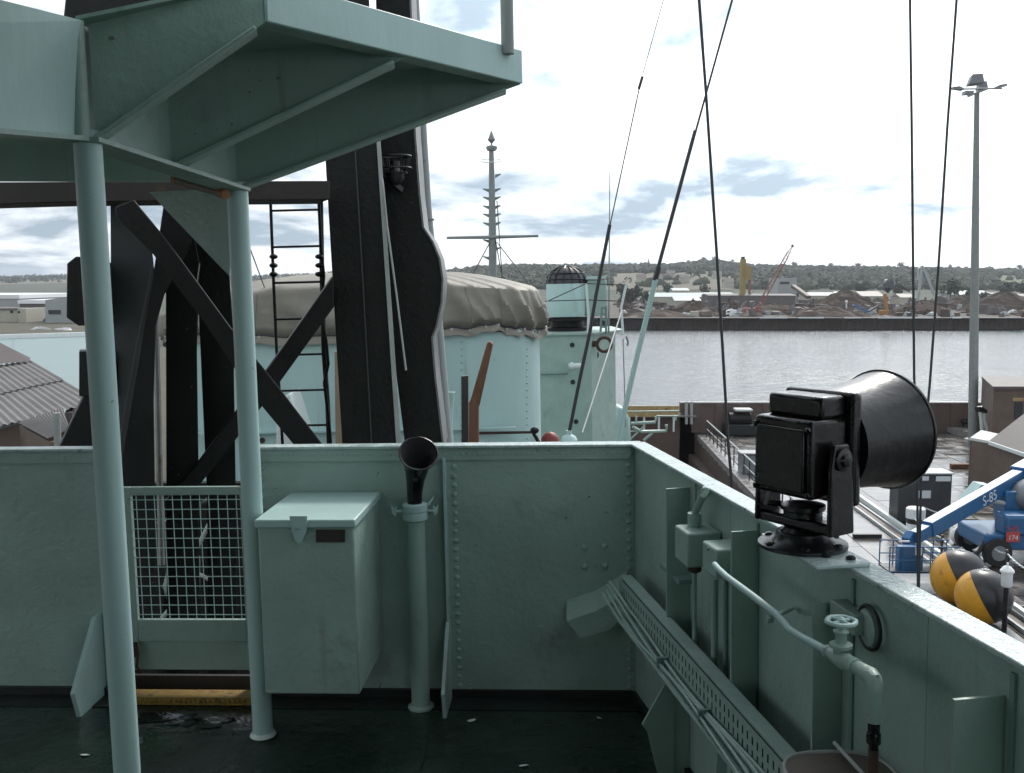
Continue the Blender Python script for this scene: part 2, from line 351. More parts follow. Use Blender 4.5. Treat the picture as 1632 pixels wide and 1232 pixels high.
def rbox(mb, u0, u1, z0, z1, o0, o1): return mb.box(rpt((u0 + u1) / 2, (z0 + z1) / 2, (o0 + o1) / 2), (abs(u1 - u0), abs(o1 - o0), abs(z1 - z0)), (RU, RN, V((0, 0, 1))))
def rivet(mb, p, n, r=0.0115):
    mb.lathe(p, n, [(r, -0.001), (r * 0.8, r * 0.5), (r * 0.3, r * 0.75)], 7)

# ---- decks and hull
RE = rpt(5.2, 0, -0.02); FL = fpt(-3.0, 0, -0.02)
bd = MB().prism([FL, rpt(0, 0, -0.02), RE, V((RE.x, -1.6, 0)), V((FL.x, -1.6, 0))], (0, 0, -0.06))
structure('bridge_deck', bd, 'deck_paint')
sb = MB().prism([FL + V((0, 0, -.06)), rpt(0, -.06, -0.02), RE + V((0, 0, -.06)), V((RE.x, -1.6, -.06)), V((FL.x, -1.6, -.06))], (0, 0, -2.42))
single('deck_house', sb, 'mint_paint', 'pale green deckhouse wall carrying the open bridge deck', 'deckhouse', smooth=False)
hull_pts = [(-5.0, -6), (3.2, -6), (3.2, 6), (2.9, 20), (2.4, 26), (1.2, 30), (-1.6, 33), (-3.4, 30), (-4.6, 26), (-5.0, 20)]
structure('fore_deck', MB().prism([V((x, y, -2.5)) for x, y in hull_pts], (0, 0, -0.1)), 'deck_paint', smooth=False)
hl = MB().prism([V((x, y, -2.6)) for x, y in hull_pts], (0, 0, -13))
single('ship_hull', hl, 'grey_paint', 'grey hull side of the ship below the fore deck', 'hull', smooth=False)
# unseen bridge front behind the photographer, sized to shade the deck
bk = thing('unseen_bridge_front', 'tall pale green unseen bridge front across the back of the deck with an added shading roof', 'wall', (-1.6, -1.1, 0))
BX0, BX1, BH = -4.3, 0.95, 5.6
b_ = MB(); b_.box(((BX0 + BX1) / 2, -1.1, BH / 2), (BX1 - BX0, 0.16, BH)); part('wall', b_, 'mint_paint', bk)
b_ = MB(); b_.box(((BX0 + BX1) / 2, -0.95, BH + .03), (BX1 - BX0 + .2, 0.6, 0.05)); part('eave', b_, 'mint_paint', bk)
part('shade_overhang', MB().box(((BX0 + 0.95) / 2, 0.75, 2.64), (0.95 - BX0, 3.5, 0.06)), 'mint_paint', bk)  # unseen roof added overhead to darken the deck and brackets
for i in range(4):
    for z_ in (1.75, 4.2):
        b_ = MB(); b_.box((-3.6 + i * 1.25, -1.015, z_), (0.62, 0.02, 0.6)); part('window', b_, 'dark_glass', bk)

# ---- front bulwark
uA = fu(192, 900)[0]; uB = fu(392, 900)[0]; uS = fu(714, 900)[0]; uL = -3.0
fb = thing('front_bulwark', 'riveted pale green bulwark facing across the deck with the mesh gate', 'bulwark', fpt(0.9, 0))
for a, c, o in ((uL, uA, 0.0), (uB, uS + 0.03, 0.0), (uS, uK, 0.006)):
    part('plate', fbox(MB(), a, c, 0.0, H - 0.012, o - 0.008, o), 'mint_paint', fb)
for a, c in ((uL, uA), (uB, uK + 0.03)):
    part('top_rail', fbox(MB(), a, c, H - 0.012, H, -0.055, 0.022), 'mint_paint_wet', fb, bevel=0.003)
    part('rail_angle', fbox(MB(), a, min(c, uK - .01), H - 0.06, H - 0.014, 0.0005, 0.012), 'mint_paint', fb)
    part('foot_angle', fbox(MB(), a, min(c, uK - .01), 0.002, 0.035, 0.0005, 0.02), 'waterway_black', fb)
rv = MB()
z0 = fu(722, 1090)[1]
for k in range(26): rivet(rv, fpt(uS + 0.036, 0.05 + k * (H - 0.10) / 25, 0.006), FN)
for k in range(26): rivet(rv, fpt(uK - 0.022, 0.05 + k * (H - 0.10) / 25, 0.006), FN)
u4 = fu(419, 800)[0]
for k in range(24): rivet(rv, fpt(u4, 0.05 + k * (H - 0.10) / 23, 0), FN)
for k in range(70): 
    u_ = uB + 0.02 + (uK - uB - 0.06) * k / 69; rivet(rv, fpt(u_, H - 0.036, 0.012), FN, 0.005)
for k in range(40): rivet(rv, fpt(uL + (uA - uL - .02) * k / 39, H - 0.036, 0.012), FN, 0.005)
for px, py in ((931, 872), (963, 870), (932, 902), (964, 901)):
    u_, z_ = fu(px, py); rivet(rv, fpt(u_, z_, 0.006), FN, 0.014)
for px, py in ((922, 942), (749, 1090), (749, 1096), (862, 998), (1005, 958)):
    u_, z_ = fu(px, py); rivet(rv, fpt(u_, z_, 0.006), FN, 0.007)
part('rivet', rv, 'mint_paint', fb, kind='stuff')
# flat bars and knees standing off the plates
u_ = fu(711, 800)[0]
part('flat_bar', fbox(MB(), u_ - 0.004, u_ + 0.004, 0.33, H - 0.05, 0.001, 0.045), 'mint_paint_pale', fb)
def knee(px, h, d_, t=0.007):
    u_ = fu(px, 1000)[0]
    return MB().prism([fpt(u_ - t, 0.0, 0.001), fpt(u_ - t, h, 0.001), fpt(u_ - t, h, 0.05), fpt(u_ - t, 0.11, d_), fpt(u_ - t, 0.0, d_ * 0.86)], FU * 2 * t)
part('knee', knee(716, 0.33, 0.24), 'mint_paint_pale', fb)
part('knee', knee(160, 0.35, 0.26, 0.009), 'mint_paint_pale', fb, label='broad white edged knee left of the mesh gate')
# knee between gate and posts seen edge on
wg = thing('waterway', 'black painted gutter strip along the foot of the bulwark', 'gutter', fpt(0.9, 0, 0.1))
part('strip', fbox(MB(), uL, uA, 0.001, 0.004, 0.021, 0.13), 'waterway_black', wg)
part('strip', fbox(MB(), uB, uK, 0.001, 0.004, 0.021, 0.13), 'waterway_black', wg)

# ---- side bulwark
rb = thing('side_bulwark', 'pale green side bulwark with bright wet top rail', 'bulwark', rpt(1.5, 0))
LR = 4.6
for a, c in ((0.0, 1.02), (1.023, 2.05), (2.053, 3.1), (3.103, LR)):
    part('plate', rbox(MB(), a, c, 0, H - 0.012, -0.008, 0), 'mint_paint', rb)
part('top_rail', rbox(MB(), -0.02, LR, H - 0.012, H, -0.052, 0.016), 'mint_paint_wet', rb, bevel=0.003)
part('foot_angle', rbox(MB(), 0.0, LR, 0.002, 0.03, 0.0005, 0.02), 'waterway_black', rb)
for px_attach, px_free, ztop in ((1099, 1062, -0.045), (1208, 1165, -0.05), (1340, 1296, -0.10), (1600, 1519, -0.08)):
    u_, z_ = ru(px_attach, 900 if px_attach < 1300 else 1130)
    s_ = MB()
    pf_e = plane_hit(px_free, 950 if px_free < 1300 else 1150, rpt(u_, 0), RU); od = (pf_e - K).dot(RN); print('stiff', u_, od)
    rbox(s_, u_ - 0.004, u_ + 0.004, 0.0, H + ztop, 0.001, od)
    part('stiffener', s_, 'mint_paint', rb)
for px, py in ((1207, 1000), (1356, 1160), (1612, 1150)):
    u_ = ru(px, py)[0]
    part('seam_strip', rbox(MB(), u_, u_ + 0.012, 0.02, H - 0.03, 0.0005, 0.006), 'mint_paint_dark', rb)
u_ = ru(1099, 900)[0]
kn = MB().prism([rpt(u_, 0.34, 0.06), rpt(u_, 0.36, 0.075), rpt(u_, 0.20, 0.17), rpt(u_, 0.17, 0.15), rpt(u_, 0.0, 0.11), rpt(u_, 0.0, 0.06)], RU * 0.01)
part('knee', kn, 'mint_paint', rb)

# ---- mesh gate
g0, zt = fu(197, 775); g1, _ = fu(398, 775); zb = fu(300, 1065)[1]
z1_, z2_ = fu(300, 985)[1], fu(300, 1020)[1]
gt = thing('wire_mesh_gate', 'pale green wire mesh gate between the two round posts', 'gate', fpt((g0 + g1) / 2, zb, 0.02))
part('stile', fbox(MB(), g0, g0 + 0.036, zb, zt, 0.0, 0.025), 'mint_paint', gt, bevel=0.003)
part('stile', fbox(MB(), g1 - 0.036, g1, zb, zt, 0.0, 0.025), 'mint_paint', gt, bevel=0.003)
part('rail', fbox(MB(), g0 + .036, g1 - .036, zt - 0.034, zt, 0.001, 0.024), 'mint_paint', gt, bevel=0.003)
part('rail', fbox(MB(), g0 + .036, g1 - .036, z2_, z1_, 0.001, 0.024), 'mint_paint', gt, bevel=0.003)
part('kick_panel', fbox(MB(), g0 + .036, g1 - .036, zb, z2_, 0.008, 0.014), 'mint_paint', gt)
zi0, zi1, ui0, ui1 = z1_, zt - 0.034, g0 + .036, g1 - .036
nv, nh = 12, 13
wv = None
for k in range(nv):
    u_ = ui0 + (ui1 - ui0) * (k + 0.5) / nv
    if wv is None: wv = part('mesh_wire', MB().cyl(fpt(u_, zi0, 0.012), fpt(u_, zi1, 0.012), 0.0018, 6), 'mint_paint_pale', gt); uw = u_
    else: copy_part(wv, gt, FU * (u_ - uw))
wh = None
for k in range(nh):
    z_ = zi0 + (zi1 - zi0) * (k + 0.5) / nh
    if wh is None: wh = part('mesh_wire', MB().cyl(fpt(ui0, z_, 0.0155), fpt(ui1, z_, 0.0155), 0.0018, 6), 'mint_paint_pale', gt); zw = z_
    else: copy_part(wh, gt, (0, 0, z_ - zw))
lt = MB(); p = FW(213, 1035, 0.03)
lt.box(p, (0.03, 0.02, 0.06)); lt.tube([p + V((0.01, -0.01, 0.03)), p + V((0.025, -0.02, -0.01)), p + V((0.015, -0.015, -0.07)), p + V((0.03, -.01, -0.1))], 0.006, 8)
part('latch', lt, 'rust', gt)
ts = MB(); fbox(ts, uA, uB + 0.03, 0.003, 0.035, 0.03, 0.11)
for k in range(26):
    u_ = uA + 0.02 + (uB - uA - 0.02) * k / 25; rivet(ts, fpt(u_, 0.02, 0.11), FN, 0.008)
single('tread_strip', ts, 'yellow_tread', 'worn yellow tread strip along the sill below the gate', 'tread strip')
single('gate_sill', fbox(MB(), uA, uB, 0.0, 0.07, -0.05, -0.03), 'rust_beam', 'dark sill plate below the mesh gate', 'sill')

# ---- water lying on the deck inside the gate
random.seed(3)
for k, (px, py, rx, ry) in enumerate(((338, 1150, .07, .05), (252, 1142, .09, .05), (295, 1148, .05, .05))):
    c = SZ(px, py, .0035); c.z = .0035; n = 26; pts = []
    for q in range(n):
        a = 2 * math.pi * q / n; r_ = 1 + .22 * math.sin(3 * a + k * 1.7) + .14 * math.sin(5 * a + k) + random.uniform(-.06, .06)
        pts.append(c + V((rx * r_ * math.cos(a), ry * r_ * math.sin(a), 0)))
    structure('puddle', MB().prism(pts, (0, 0, -.003)), 'puddle_water')
# ---- round posts under the platform
def post(base, top, r, label, ring=True):
    t_ = thing('round_post', label, 'post', base, 'posts carrying the overhead platform')
    part('tube', MB().cyl(base, top, r, 28), 'mint_paint_pale', t_)
    part('collar', MB().lathe(base, (0, 0, 1), [(r + .006, 0.0), (r + .012, .006), (r + .004, .02)], 28), 'white_chip' if ring else 'mint_paint_pale', t_)
    return t_
Y1, Y2 = 2.66, SZ(414, 1173, 0).y
C1t = SY(139.5, 222, Y1); C2t = SY(378, 300, Y2)
C1 = V((C1t.x, C1t.y, 0)); C2 = V((C2t.x, C2t.y, 0))
z2 = 0.0; KS = Y1 / 2.77
print('C1', C1t, 'C2', C2t, 'z2', z2)
post(C1, C1t + V((0, 0, .02)), 0.0355, 'nearer and wider round green post at the left', False)
post(V((C2.x, C2.y, max(z2, 0.0))), C2t + V((0, 0, .02)), 0.0375, 'farther round green post beside the locker')
if z2 > 0.01: single('post_block', MB().box((C2.x, C2.y, z2 / 2), (0.12, 0.12, z2)), 'waterway_black', 'black block under the foot of the farther post', 'block')

# ---- overhead platform: girder, tapered brackets, fascia, deck
pf = thing('overhead_platform', 'pale green platform jutting out overhead on tapered brackets', 'platform', C1t)

gd = (V((C2t.x, C2t.y, 0)) - V((C1t.x, C1t.y, 0))).normalized(); gx = V((gd.y, -gd.x, 0))   # gx to the right
ga = C1t + V((0, 0, 0)); gb = C2t
PL = SY(0, 206, 2.37); PLt = SY(0, 15, 2.37)                 # left end of the girder's near half at the frame edge
c1b = SY(128, 217, Y1 - .035); c1top = SY(133, 33, Y1 - .035)
ZT = c1top.z
dl = (c1b - PL); dlt = (c1top - PLt)
far_b = PL - dl * 5.0; far_t = PLt - dlt * 1.5; far_t = V((far_b.x, far_b.y, far_t.z))
part('girder', MB().prism([far_b, c1b, c1top, far_t], V((-.012, .004, 0))), 'mint_paint_pale', pf)
part('girder_flange', MB().prism([far_b + V((-.05, .02, 0)), far_b + V((.03, -.01, 0)), c1b + V((.02, -.005, 0)), c1b + V((-.05, .02, 0))], (0, 0, -0.012)), 'mint_paint', pf)
ga0 = V((c1b.x, c1b.y, ga.z)); g_hi = ZT
part('girder', MB().prism([ga0, gb, V((gb.x, gb.y, g_hi)), V((ga0.x, ga0.y, g_hi))], -gx * 0.012), 'mint_paint', pf)
part('girder_flange', MB().prism([ga0 - gx * .05, ga0 + gx * .05, gb + gx * .05, gb - gx * .05], (0, 0, -0.012)), 'mint_paint', pf)
part('seam', MB().cyl(C1t + V((0, -.035, -.01)), V((C1t.x, C1t.y - .035, ZT)), 0.022, 10), 'mint_paint', pf)
# near bracket web A, middle B, far C  (root on the girder, tip under the fascia)
EA_b = SY(421, 36, Y1 + .09); EA_t = EA_b
EC_b = SY(829, 134, Y2 + .01); EC_t = EC_b
EA_t = V((EA_b.x, EA_b.y, EA_b.z + 0.115)); EC_t = V((EC_b.x, EC_b.y, EC_b.z + 0.115))
mid = 0.48
EB_b = EA_b.lerp(EC_b, mid); EB_t = EA_t.lerp(EC_t, mid)
rootA = C1t + V((0.02, 0, .0)); rootB = ga0.lerp(gb, 0.50) ; rootC = C2t + V((0.0, 0, 0))
sl_ = (EC_b.z + .10)
def bracket(root, tip_b, tip_t, name='bracket', root_top=None):
    rt = V((root.x, root.y, ZT)); d_ = (tip_b - root); d_.z = 0; nrm = V((d_.y, -d_.x, 0)).normalized()
    o = part(name, MB().prism([root, tip_b, tip_t - V((0, 0, .012)), rt], -nrm * 0.01), 'mint_paint', pf)
    sd_ = (tip_b - root)
    part('bracket_flange', MB().beam(root + sd_ * .02 - V((0, 0, .006)), tip_b - sd_ * .05 - V((0, 0, .006)), 0.075, 0.012), 'mint_paint', pf, bevel=.003)
bracket(rootA, EA_b, EA_t); bracket(rootB, EB_b, EB_t); bracket(rootC, EC_b, EC_t)
fn = (EC_b - EA_b).cross(V((0, 0, 1))).normalized()
ext = (EA_b - EC_b).normalized()
part('fascia', MB().prism([EA_b, EC_b, EC_t, EA_t], fn * 0.012), 'mint_paint_pale', pf, bevel=.004)
part('fascia_lip', MB().prism([EA_b, EC_b, EC_b - fn * .06, EA_b - fn * .06], (0, 0, 0.012)), 'mint_paint', pf)
# top plating
tp = [V((c1top.x - .02, c1top.y, ZT + .002)), V((EA_t.x, EA_t.y, EA_t.z - .01)), V((EC_t.x, EC_t.y, EC_t.z - .01)), V((C2t.x, C2t.y + .06, ZT + .002)), ]
part('deck_plate', MB().add(tp + [p + V((0, 0, .01)) for p in tp], [(0, 1, 2, 3), (7, 6, 5, 4), (0, 4, 5, 1), (1, 5, 6, 2), (2, 6, 7, 3), (3, 7, 4, 0)]), 'mint_paint', pf)
lp = [V((-4.2, -1.5, ZT - .03)), far_b + V((0, 0, ZT - .03 - far_b.z)) + V((-.02, 0, 0)), V((c1b.x - .02, c1b.y, ZT - .03)), V((C2t.x - .02, C2t.y, ZT - .03)), V((C2t.x + .02, 4.62, ZT - .03)), V((-4.2, 4.62, ZT - .03))]
part('deck_plate', MB().prism(lp, (0, 0, 0.012)), 'mint_paint', pf)
cr_l, cr_r = SY(-500, 288, 4.62), SY(372, 290, 4.62)
part('cross_girder', MB().prism([V((cr_l.x, 4.62, cr_l.z)), V((cr_r.x, 4.62, cr_r.z)), V((cr_r.x, 4.62, ZT - .03)), V((cr_l.x, 4.62, ZT - .03))], (0, .012, 0)), 'mint_paint', pf)
gs = [SY(238, 306, Y2 + .3), SY(372, 300, Y2 + .07), SY(366, 440, Y2 + .07), SY(354, 428, Y2 + .09), SY(262, 332, Y2 + .26)]
part('gusset', MB().prism(gs, (0.002, 0.012, 0)), 'mint_paint', pf, label='broad knee plate beside the farther post')
pst = SY(809, 77, Y2 - .08); 
single('rail_post', MB().cyl(V((pst.x, pst.y, EC_t.z - .03)), V((pst.x, pst.y, 3.6)), 0.0225, 18), 'grey_paint', 'grey railing stanchion on the tip of the overhead platform', 'stanchion')
pp = thing('short_pipe', 'short brown pipe with orange capped ends under the platform', 'pipe', SY(310, 295, Y2))
pa, pb = SY(283, 287, Y2 + .1), SY(352, 307, Y2 - .06)
part('tube', MB().cyl(pa, pb, 0.016, 14), 'pipe_brown', pp)
dd = (pb - pa).normalized()
part('cap', MB().cyl(pb - dd * .005, pb + dd * .03, 0.018, 14), 'orange_cap', pp); part('cap', MB().cyl(pa - dd * .02, pa + dd * .005, 0.018, 14), 'orange_cap', pp)

# ---- locker
uLk = fu(430, 785)[0]
q = lambda px, py, y: SY(px, py, y)
zc = FW(590, 783).z; zlb = SY(566, 1107, 3.62).z
offL = (SZ(566, 827, zc) - F0).dot(FN); zlb = plane_hit(566, 1107, F0 + FN * offL, FN).z
uR = (plane_hit(566, 900, F0 + FN * offL, FN) - F0).dot(FU); uLk = (plane_hit(413, 900, F0 + FN * offL, FN) - F0).dot(FU)
print('locker', offL, zlb, zc)
lk = thing('locker', 'pale green steel locker hung on the bulwark beside the post', 'locker', fpt((uR + uLk) / 2, zlb, 0.2))
part('body', fbox(MB(), uLk, uR, zlb, zc - 0.03, 0.008, offL), 'mint_paint', lk, bevel=.006)
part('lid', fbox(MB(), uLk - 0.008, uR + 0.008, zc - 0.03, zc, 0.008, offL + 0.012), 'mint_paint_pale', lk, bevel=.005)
def lkp(px, py, o): return plane_hit(px, py, F0 + FN * o, FN)
hb = [lkp(462, 822, offL + .014), lkp(490, 822, offL + .014), lkp(489, 845, offL + .014), lkp(482, 862, offL + .014), lkp(477, 866, offL + .014), lkp(471, 860, offL + .014), lkp(465, 845, offL + .014)]
part('hasp', MB().prism(hb, FN * 0.006), 'mint_paint_pale', lk)
hp = lkp(476, 842, offL + .021); part('staple', MB().tube([hp + V((-.006, 0, 0)), hp + V((-.006, -.012, 0)), hp + V((.006, -.012, 0)), hp + V((.006, 0, 0))], .0025, 6), 'galv', lk)
nb = [lkp(504, 844, offL + .001), lkp(550, 844, offL + .001), lkp(550, 864, offL + .001), lkp(504, 864, offL + .001)]
part('name_plate', MB().prism(nb, FN * 0.004), 'brass_plate', lk)

# ---- voice pipe
vb = SZ(671, 1127, 0); 
vt = SY(664, 815, vb.y); vpx = vb.x
vp = thing('voice_pipe', 'voice pipe with flared black mouthpiece standing before the bulwark', 'voice pipe', vb)
zf = SY(664, 822, vb.y).z; zn = SY(664, 797, vb.y).z
part('tube', MB().cyl(vb, V((vpx, vb.y, zf)), 0.037, 24), 'mint_paint', vp)
part('foot', MB().lathe(vb, (0, 0, 1), [(.052, 0), (.052, .008), (.042, .014)], 24), 'mint_paint', vp)
part('flange', MB().lathe(V((vpx, vb.y, zf - .015)), (0, 0, 1), [(.043, 0), (.049, .003), (.049, .028), (.044, .030), (.044, .034), (.049, .037), (.049, .062), (.04, .066)], 24), 'mint_paint_pale', vp)
bp0 = V((vpx, vb.y, zf + .05)); bt = SY(666, 722, vb.y - .02)
ax_ = (bt - bp0); L_ = ax_.length
mc = SY(667, 723, vb.y - .085)
bz = mc - bp0
bpth = [bp0 + V((0, 0, -.005)), bp0 + V((0, 0, .04)), bp0 + V((bz.x * .2, bz.y * .10, bz.z * .45)), bp0 + V((bz.x * .55, bz.y * .40, bz.z * .74)), bp0 + V((bz.x * .8, bz.y * .72, bz.z * .90)), mc]
part('mouthpiece', MB().tube(bpth, [.029, .030, .036, .050, .062, .073], 28, cap=False).tube([p + V((0, -.001, .001)) for p in bpth], [.026, .027, .033, .046, .058, .070], 28, cap=False), 'chip_black', vp)
part('mouth_sheen', MB().tube([p + V((0, -.002, .002)) for p in bpth[1:]], [.024, .030, .044, .056, .0685], 28, cap=False), 'mast_black_grey', vp)  # paler inner skin paints the sky sheen inside the mouth
md = (bpth[-1] - bpth[-2]).normalized(); mx_ = md.cross(V((1, 0, 0))).normalized(); my_ = md.cross(mx_)
part('rim', MB().tube([mc + (mx_ * math.cos(a * math.pi / 18) + my_ * math.sin(a * math.pi / 18)) * .0725 for a in range(36)], .004, 6, closed=True), 'chip_black', vp)
part('boss', MB().blob(SY(662, 764, vb.y - .062), .011, .011, .011, 8, 5), 'gloss_black', vp)
for s_ in (-1, 1):
    wn = MB(); c = V((vpx + s_ * .075, vb.y - .01, zf + .02))
    wn.cyl(V((vpx + s_ * .045, vb.y, zf + .02)), c, .005, 8); wn.prism([c + V((0, 0, -.02)), c + V((s_ * .014, 0, -.006)), c + V((s_ * .018, 0, .028)), c + V((s_ * .006, 0, .012)), c + V((s_ * -.004, 0, .022))], (0, .006, 0))
    part('wing_nut', wn, 'mint_paint_pale', vp)
part('stay', MB().cyl(V((vpx + .05, vb.y, zf + .04)), V((vpx + .09, vb.y + .2, zf + .07)), .006, 8), 'mint_paint', vp)

# ---- cable entry hood on the bulwark
ho = 0.13
A_, B_, Cc = FW(903, 990, ho), FW(952, 973, ho), FW(1001, 943, ho)
A2, B2, C2_ = FW(925, 1016, ho), FW(970, 1005, ho), FW(1001, 977, ho)
up_ = V((0, 0, .045)) - FN * (ho - 0.008)
hd = MB()
hv = [A_, B_, Cc, C2_, B2, A2]; bkv = [p + up_ for p in hv[:3]] + [p - FN * (ho - .008) for p in hv[3:]]
hd.add(hv + bkv, [(0, 1, 4, 5), (1, 2, 3, 4), (0, 6, 7, 1), (1, 7, 8, 2), (5, 4, 10, 11), (4, 3, 9, 10), (0, 5, 11, 6), (2, 8, 9, 3)])
single('cable_hood', hd, 'mint_paint', 'bent green cable hood low on the bulwark near the corner', 'hood', smooth=False)

# ---- perforated cable tray with its cables
T0 = SZ(988, 922, 0.46); zt_ = 0.46
zt_ = .56; T0 = SZ(987, 920, zt_); print('tray off', (T0 - K).dot(RN), (SZ(1262, 1232, zt_) - K).dot(RN), (T0 - F0).dot(FN))
T1 = SZ(1262, 1232, zt_)
TD = (T1 - T0).normalized(); TX = V((TD.y, -TD.x, 0))
if TX.x < 0: TX = -TX                                           # TX to the right, towards the side bulwark
TLn = (T1 - T0).length + 1.1; TE = T0 + TD * TLn
ct = thing('cable_tray', 'perforated green cable tray sloping away along the side bulwark', 'cable tray', T0.lerp(T1, .5))
th = 0.115
part('top_flange', MB().prism([T0 + TX * .004, TE + TX * .004, TE + TX * .048, T0 + TX * .048], (0, 0, .006)), 'mint_paint', ct)
web = MB()                                                      # web with real slots: two rows of holes
n_s = int(TLn / 0.033); zs = [0.0, -.030, -.047, -.066, -.083, -th]
def web_cell(a, c, zt1, zb1):
    p0, p1 = T0 + TD * a, T0 + TD * c
    web.add([p0 + V((0, 0, zt1)), p1 + V((0, 0, zt1)), p1 + V((0, 0, zb1)), p0 + V((0, 0, zb1))], [(0, 1, 2, 3)])
for (zt1, zb1) in ((0, -.022), (-.044, -.058), (-.080, -th)): web_cell(0, TLn, zt1, zb1)
for (zt1, zb1) in ((-.022, -.044), (-.058, -.080)):
    for k in range(n_s):
        a = k * .033; web_cell(a + .009, a + .033, zt1, zb1)
part('web', web, 'mint_paint', ct, smooth=False, fix=False)
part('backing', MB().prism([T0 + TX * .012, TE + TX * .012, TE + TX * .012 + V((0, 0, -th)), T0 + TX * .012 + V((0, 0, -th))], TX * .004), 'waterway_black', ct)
part('lower_flange', MB().prism([T0 - TX * .045 + V((0, 0, -th - .006)), TE - TX * .045 + V((0, 0, -th - .006)), TE + TX * .0 + V((0, 0, -th - .006)), T0 + V((0, 0, -th - .006))], (0, 0, .006)), 'mint_paint', ct)
for c_, (o, dz, r_, ph) in enumerate(((-.010, -.084, .005, 0.3), (-.018, -.096, .0055, 1.4), (-.024, -.106, .005, 2.6), (-.034, -.109, .0045, 4.0))):
    pts = []
    for k in range(50):
        s_ = TLn * k / 49; a_ = s_ * 5.1 + ph
        start = 0 if k > 2 else (3 - k) * .02
        pts.append(T0 + TD * s_ + TX * (o + .005 * math.sin(a_) - start * .5) + V((0, 0, dz + .011 * math.sin(a_ * .83 + 1) + start)))
    cb = MB().tube(pts, r_, 8); single('cable', cb, 'mint_paint', ['thin green cable highest along the perforated tray', 'thicker green cable in the middle of the perforated tray', 'lower green cable wavering along the tray lip', 'outermost green cable lying on the lip of the tray'][c_], 'cable', 'cables clipped to the perforated tray')
for s_ in (.62, 1.02, 1.5):
    c_ = T0 + TD * s_
    part('clip', MB().box(c_ - TX * .018 + V((0, 0, -.095)), (.04, .012, .03), (TX, TD, V((0, 0, 1)))), 'mint_paint_dark', ct)
p = SZ(1120, 1200, .15)
part('strut', MB().beam(T0 + TD * 1.12 + V((0, 0, -th)), T0 + TD * 1.12 + TX * -.03 + V((0, 0, -zt_)), .03, .008), 'mint_paint_pale', ct)
part('strut', MB().beam(T0 + TD * 1.3 + V((0, 0, -th)), T0 + TD * 1.3 - TX * .22 + V((0, 0, -zt_)), .035, .01), 'mint_paint_pale', ct)

# ---- junction boxes and small conduits on the side bulwark
def rprism(pts, o0, o1): return MB().prism([RW(x, y, o1) for x, y in pts], -RN * (o1 - o0))
def rquad(px0, py0, px1, py1, o0, o1):
    a, c = RW(px0, py0, o1), RW(px1, py1, o1)
    u0, u1 = (a - K).dot(RU), (c - K).dot(RU); return rbox(MB(), u0, u1, min(a.z, c.z), max(a.z, c.z), o0, o1)
jb = thing('switch_box', 'green switch box with bent cable on top, higher on the side bulwark', 'switch box', RW(1095, 900, .06))
part('body', rquad(1075, 836, 1096, 906, 0.002, 0.11), 'mint_paint', jb, bevel=.006)
pn = RW(1107, 845, .055); part('neck', MB().cyl(pn, pn + V((0, 0, .055)), .022, 16), 'mint_paint', jb)
part('gland', MB().lathe(RW(1107, 905, .06), (0, 0, -1), [(.022, -.005), (.022, .008), (.014, .014)], 12), 'rust', jb)
part('elbow_cable', MB().tube([pn + V((0, 0, .05)), RW(1112, 806, .055), RW(1121, 790, .05), RW(1125, 782, .04), RW(1124, 779, .025), RW(1119, 786, .008)], .011, 10), 'mint_paint', jb)
jb2 = thing('junction_box', 'smaller green junction box right of the switch box', 'junction box', RW(1132, 915, .06))
part('body', rquad(1119, 861, 1141, 924, 0.002, 0.10), 'mint_paint', jb2, bevel=.006)
part('screw', MB().lathe(RW(1129, 875, .10), RN, [(.006, -.001), (.005, .004)], 8), 'mint_paint_dark', jb2)
part('gland', MB().cyl(RW(1146, 895, .06), RW(1158, 915, .05), .018, 10), 'mint_paint_dark', jb2)
for k, (px, y0, y1, o, r_, lab) in enumerate(((1107, 912, 1095, .06, .007, 'thin vertical conduit below the switch box'), (1139, 922, 1130, .05, .011, 'thicker vertical conduit below the junction box'), (1157, 915, 1120, .03, .008, 'dark cable falling beside the junction box'), (1108, 770, 840, .012, .005, 'short conduit running up above the switch box'))):
    a, c = RW(px, y0, o), RW(px - (1 if y1 > y0 else 0), y1, o); c = V((a.x, a.y, c.z))
    single('conduit', MB().cyl(a, c, r_, 10), 'mint_paint' if k != 2 else 'mint_paint_dark', lab, 'conduit', 'conduits on the side bulwark')
zb_ = RW(1060, 1000, .02)
single('pipe_stub', rquad(1052, 905, 1082, 925, .0, .06), 'mint_paint_dark', 'short dark bracket behind the head of the cable tray', 'bracket')

# ---- hydrant pipe with hand wheel
hyd = thing('hydrant_pipe', 'green pipe with hand wheel valve bending down at the side bulwark', 'pipe', RW(1350, 1050, .1))
P_ = [RW(1139, 900, .15), RW(1146, 908, .155), RW(1158, 919, .155), RW(1200, 950, .15), RW(1236, 978, .14), RW(1250, 993, .14), RW(1258, 1003, .14), RW(1275, 1014, .14), RW(1312, 1034, .14), RW(1326, 1043, .14)]
part('tube', MB().tube(P_, .0085, 14), 'mint_paint_pale', hyd)
part('clip', MB().cyl(RW(1234, 983, .145), RW(1262, 970, .01), .006, 10).lathe(RW(1226, 987, .15), RN, [(.009, -.008), (.009, .008)], 10), 'mint_paint', hyd)
va, vb_ = RW(1322, 1040, .14), RW(1366, 1064, .14); vd = (vb_ - va).normalized(); vl = (vb_ - va).length
part('valve_body', MB().lathe(va, vd, [(.011, -.012), (.0145, -.010), (.0145, .0), (.012, .003), (.0165, vl * .3), (.0185, vl * .55), (.015, vl * .8), (.0165, vl * .82), (.0165, vl)], 20), 'mint_paint', hyd)
vc = va.lerp(vb_, .42); wh_ = RW(1339, 989, .14); wh_ = V((vc.x, vc.y, wh_.z)); hv = wh_.z - vc.z
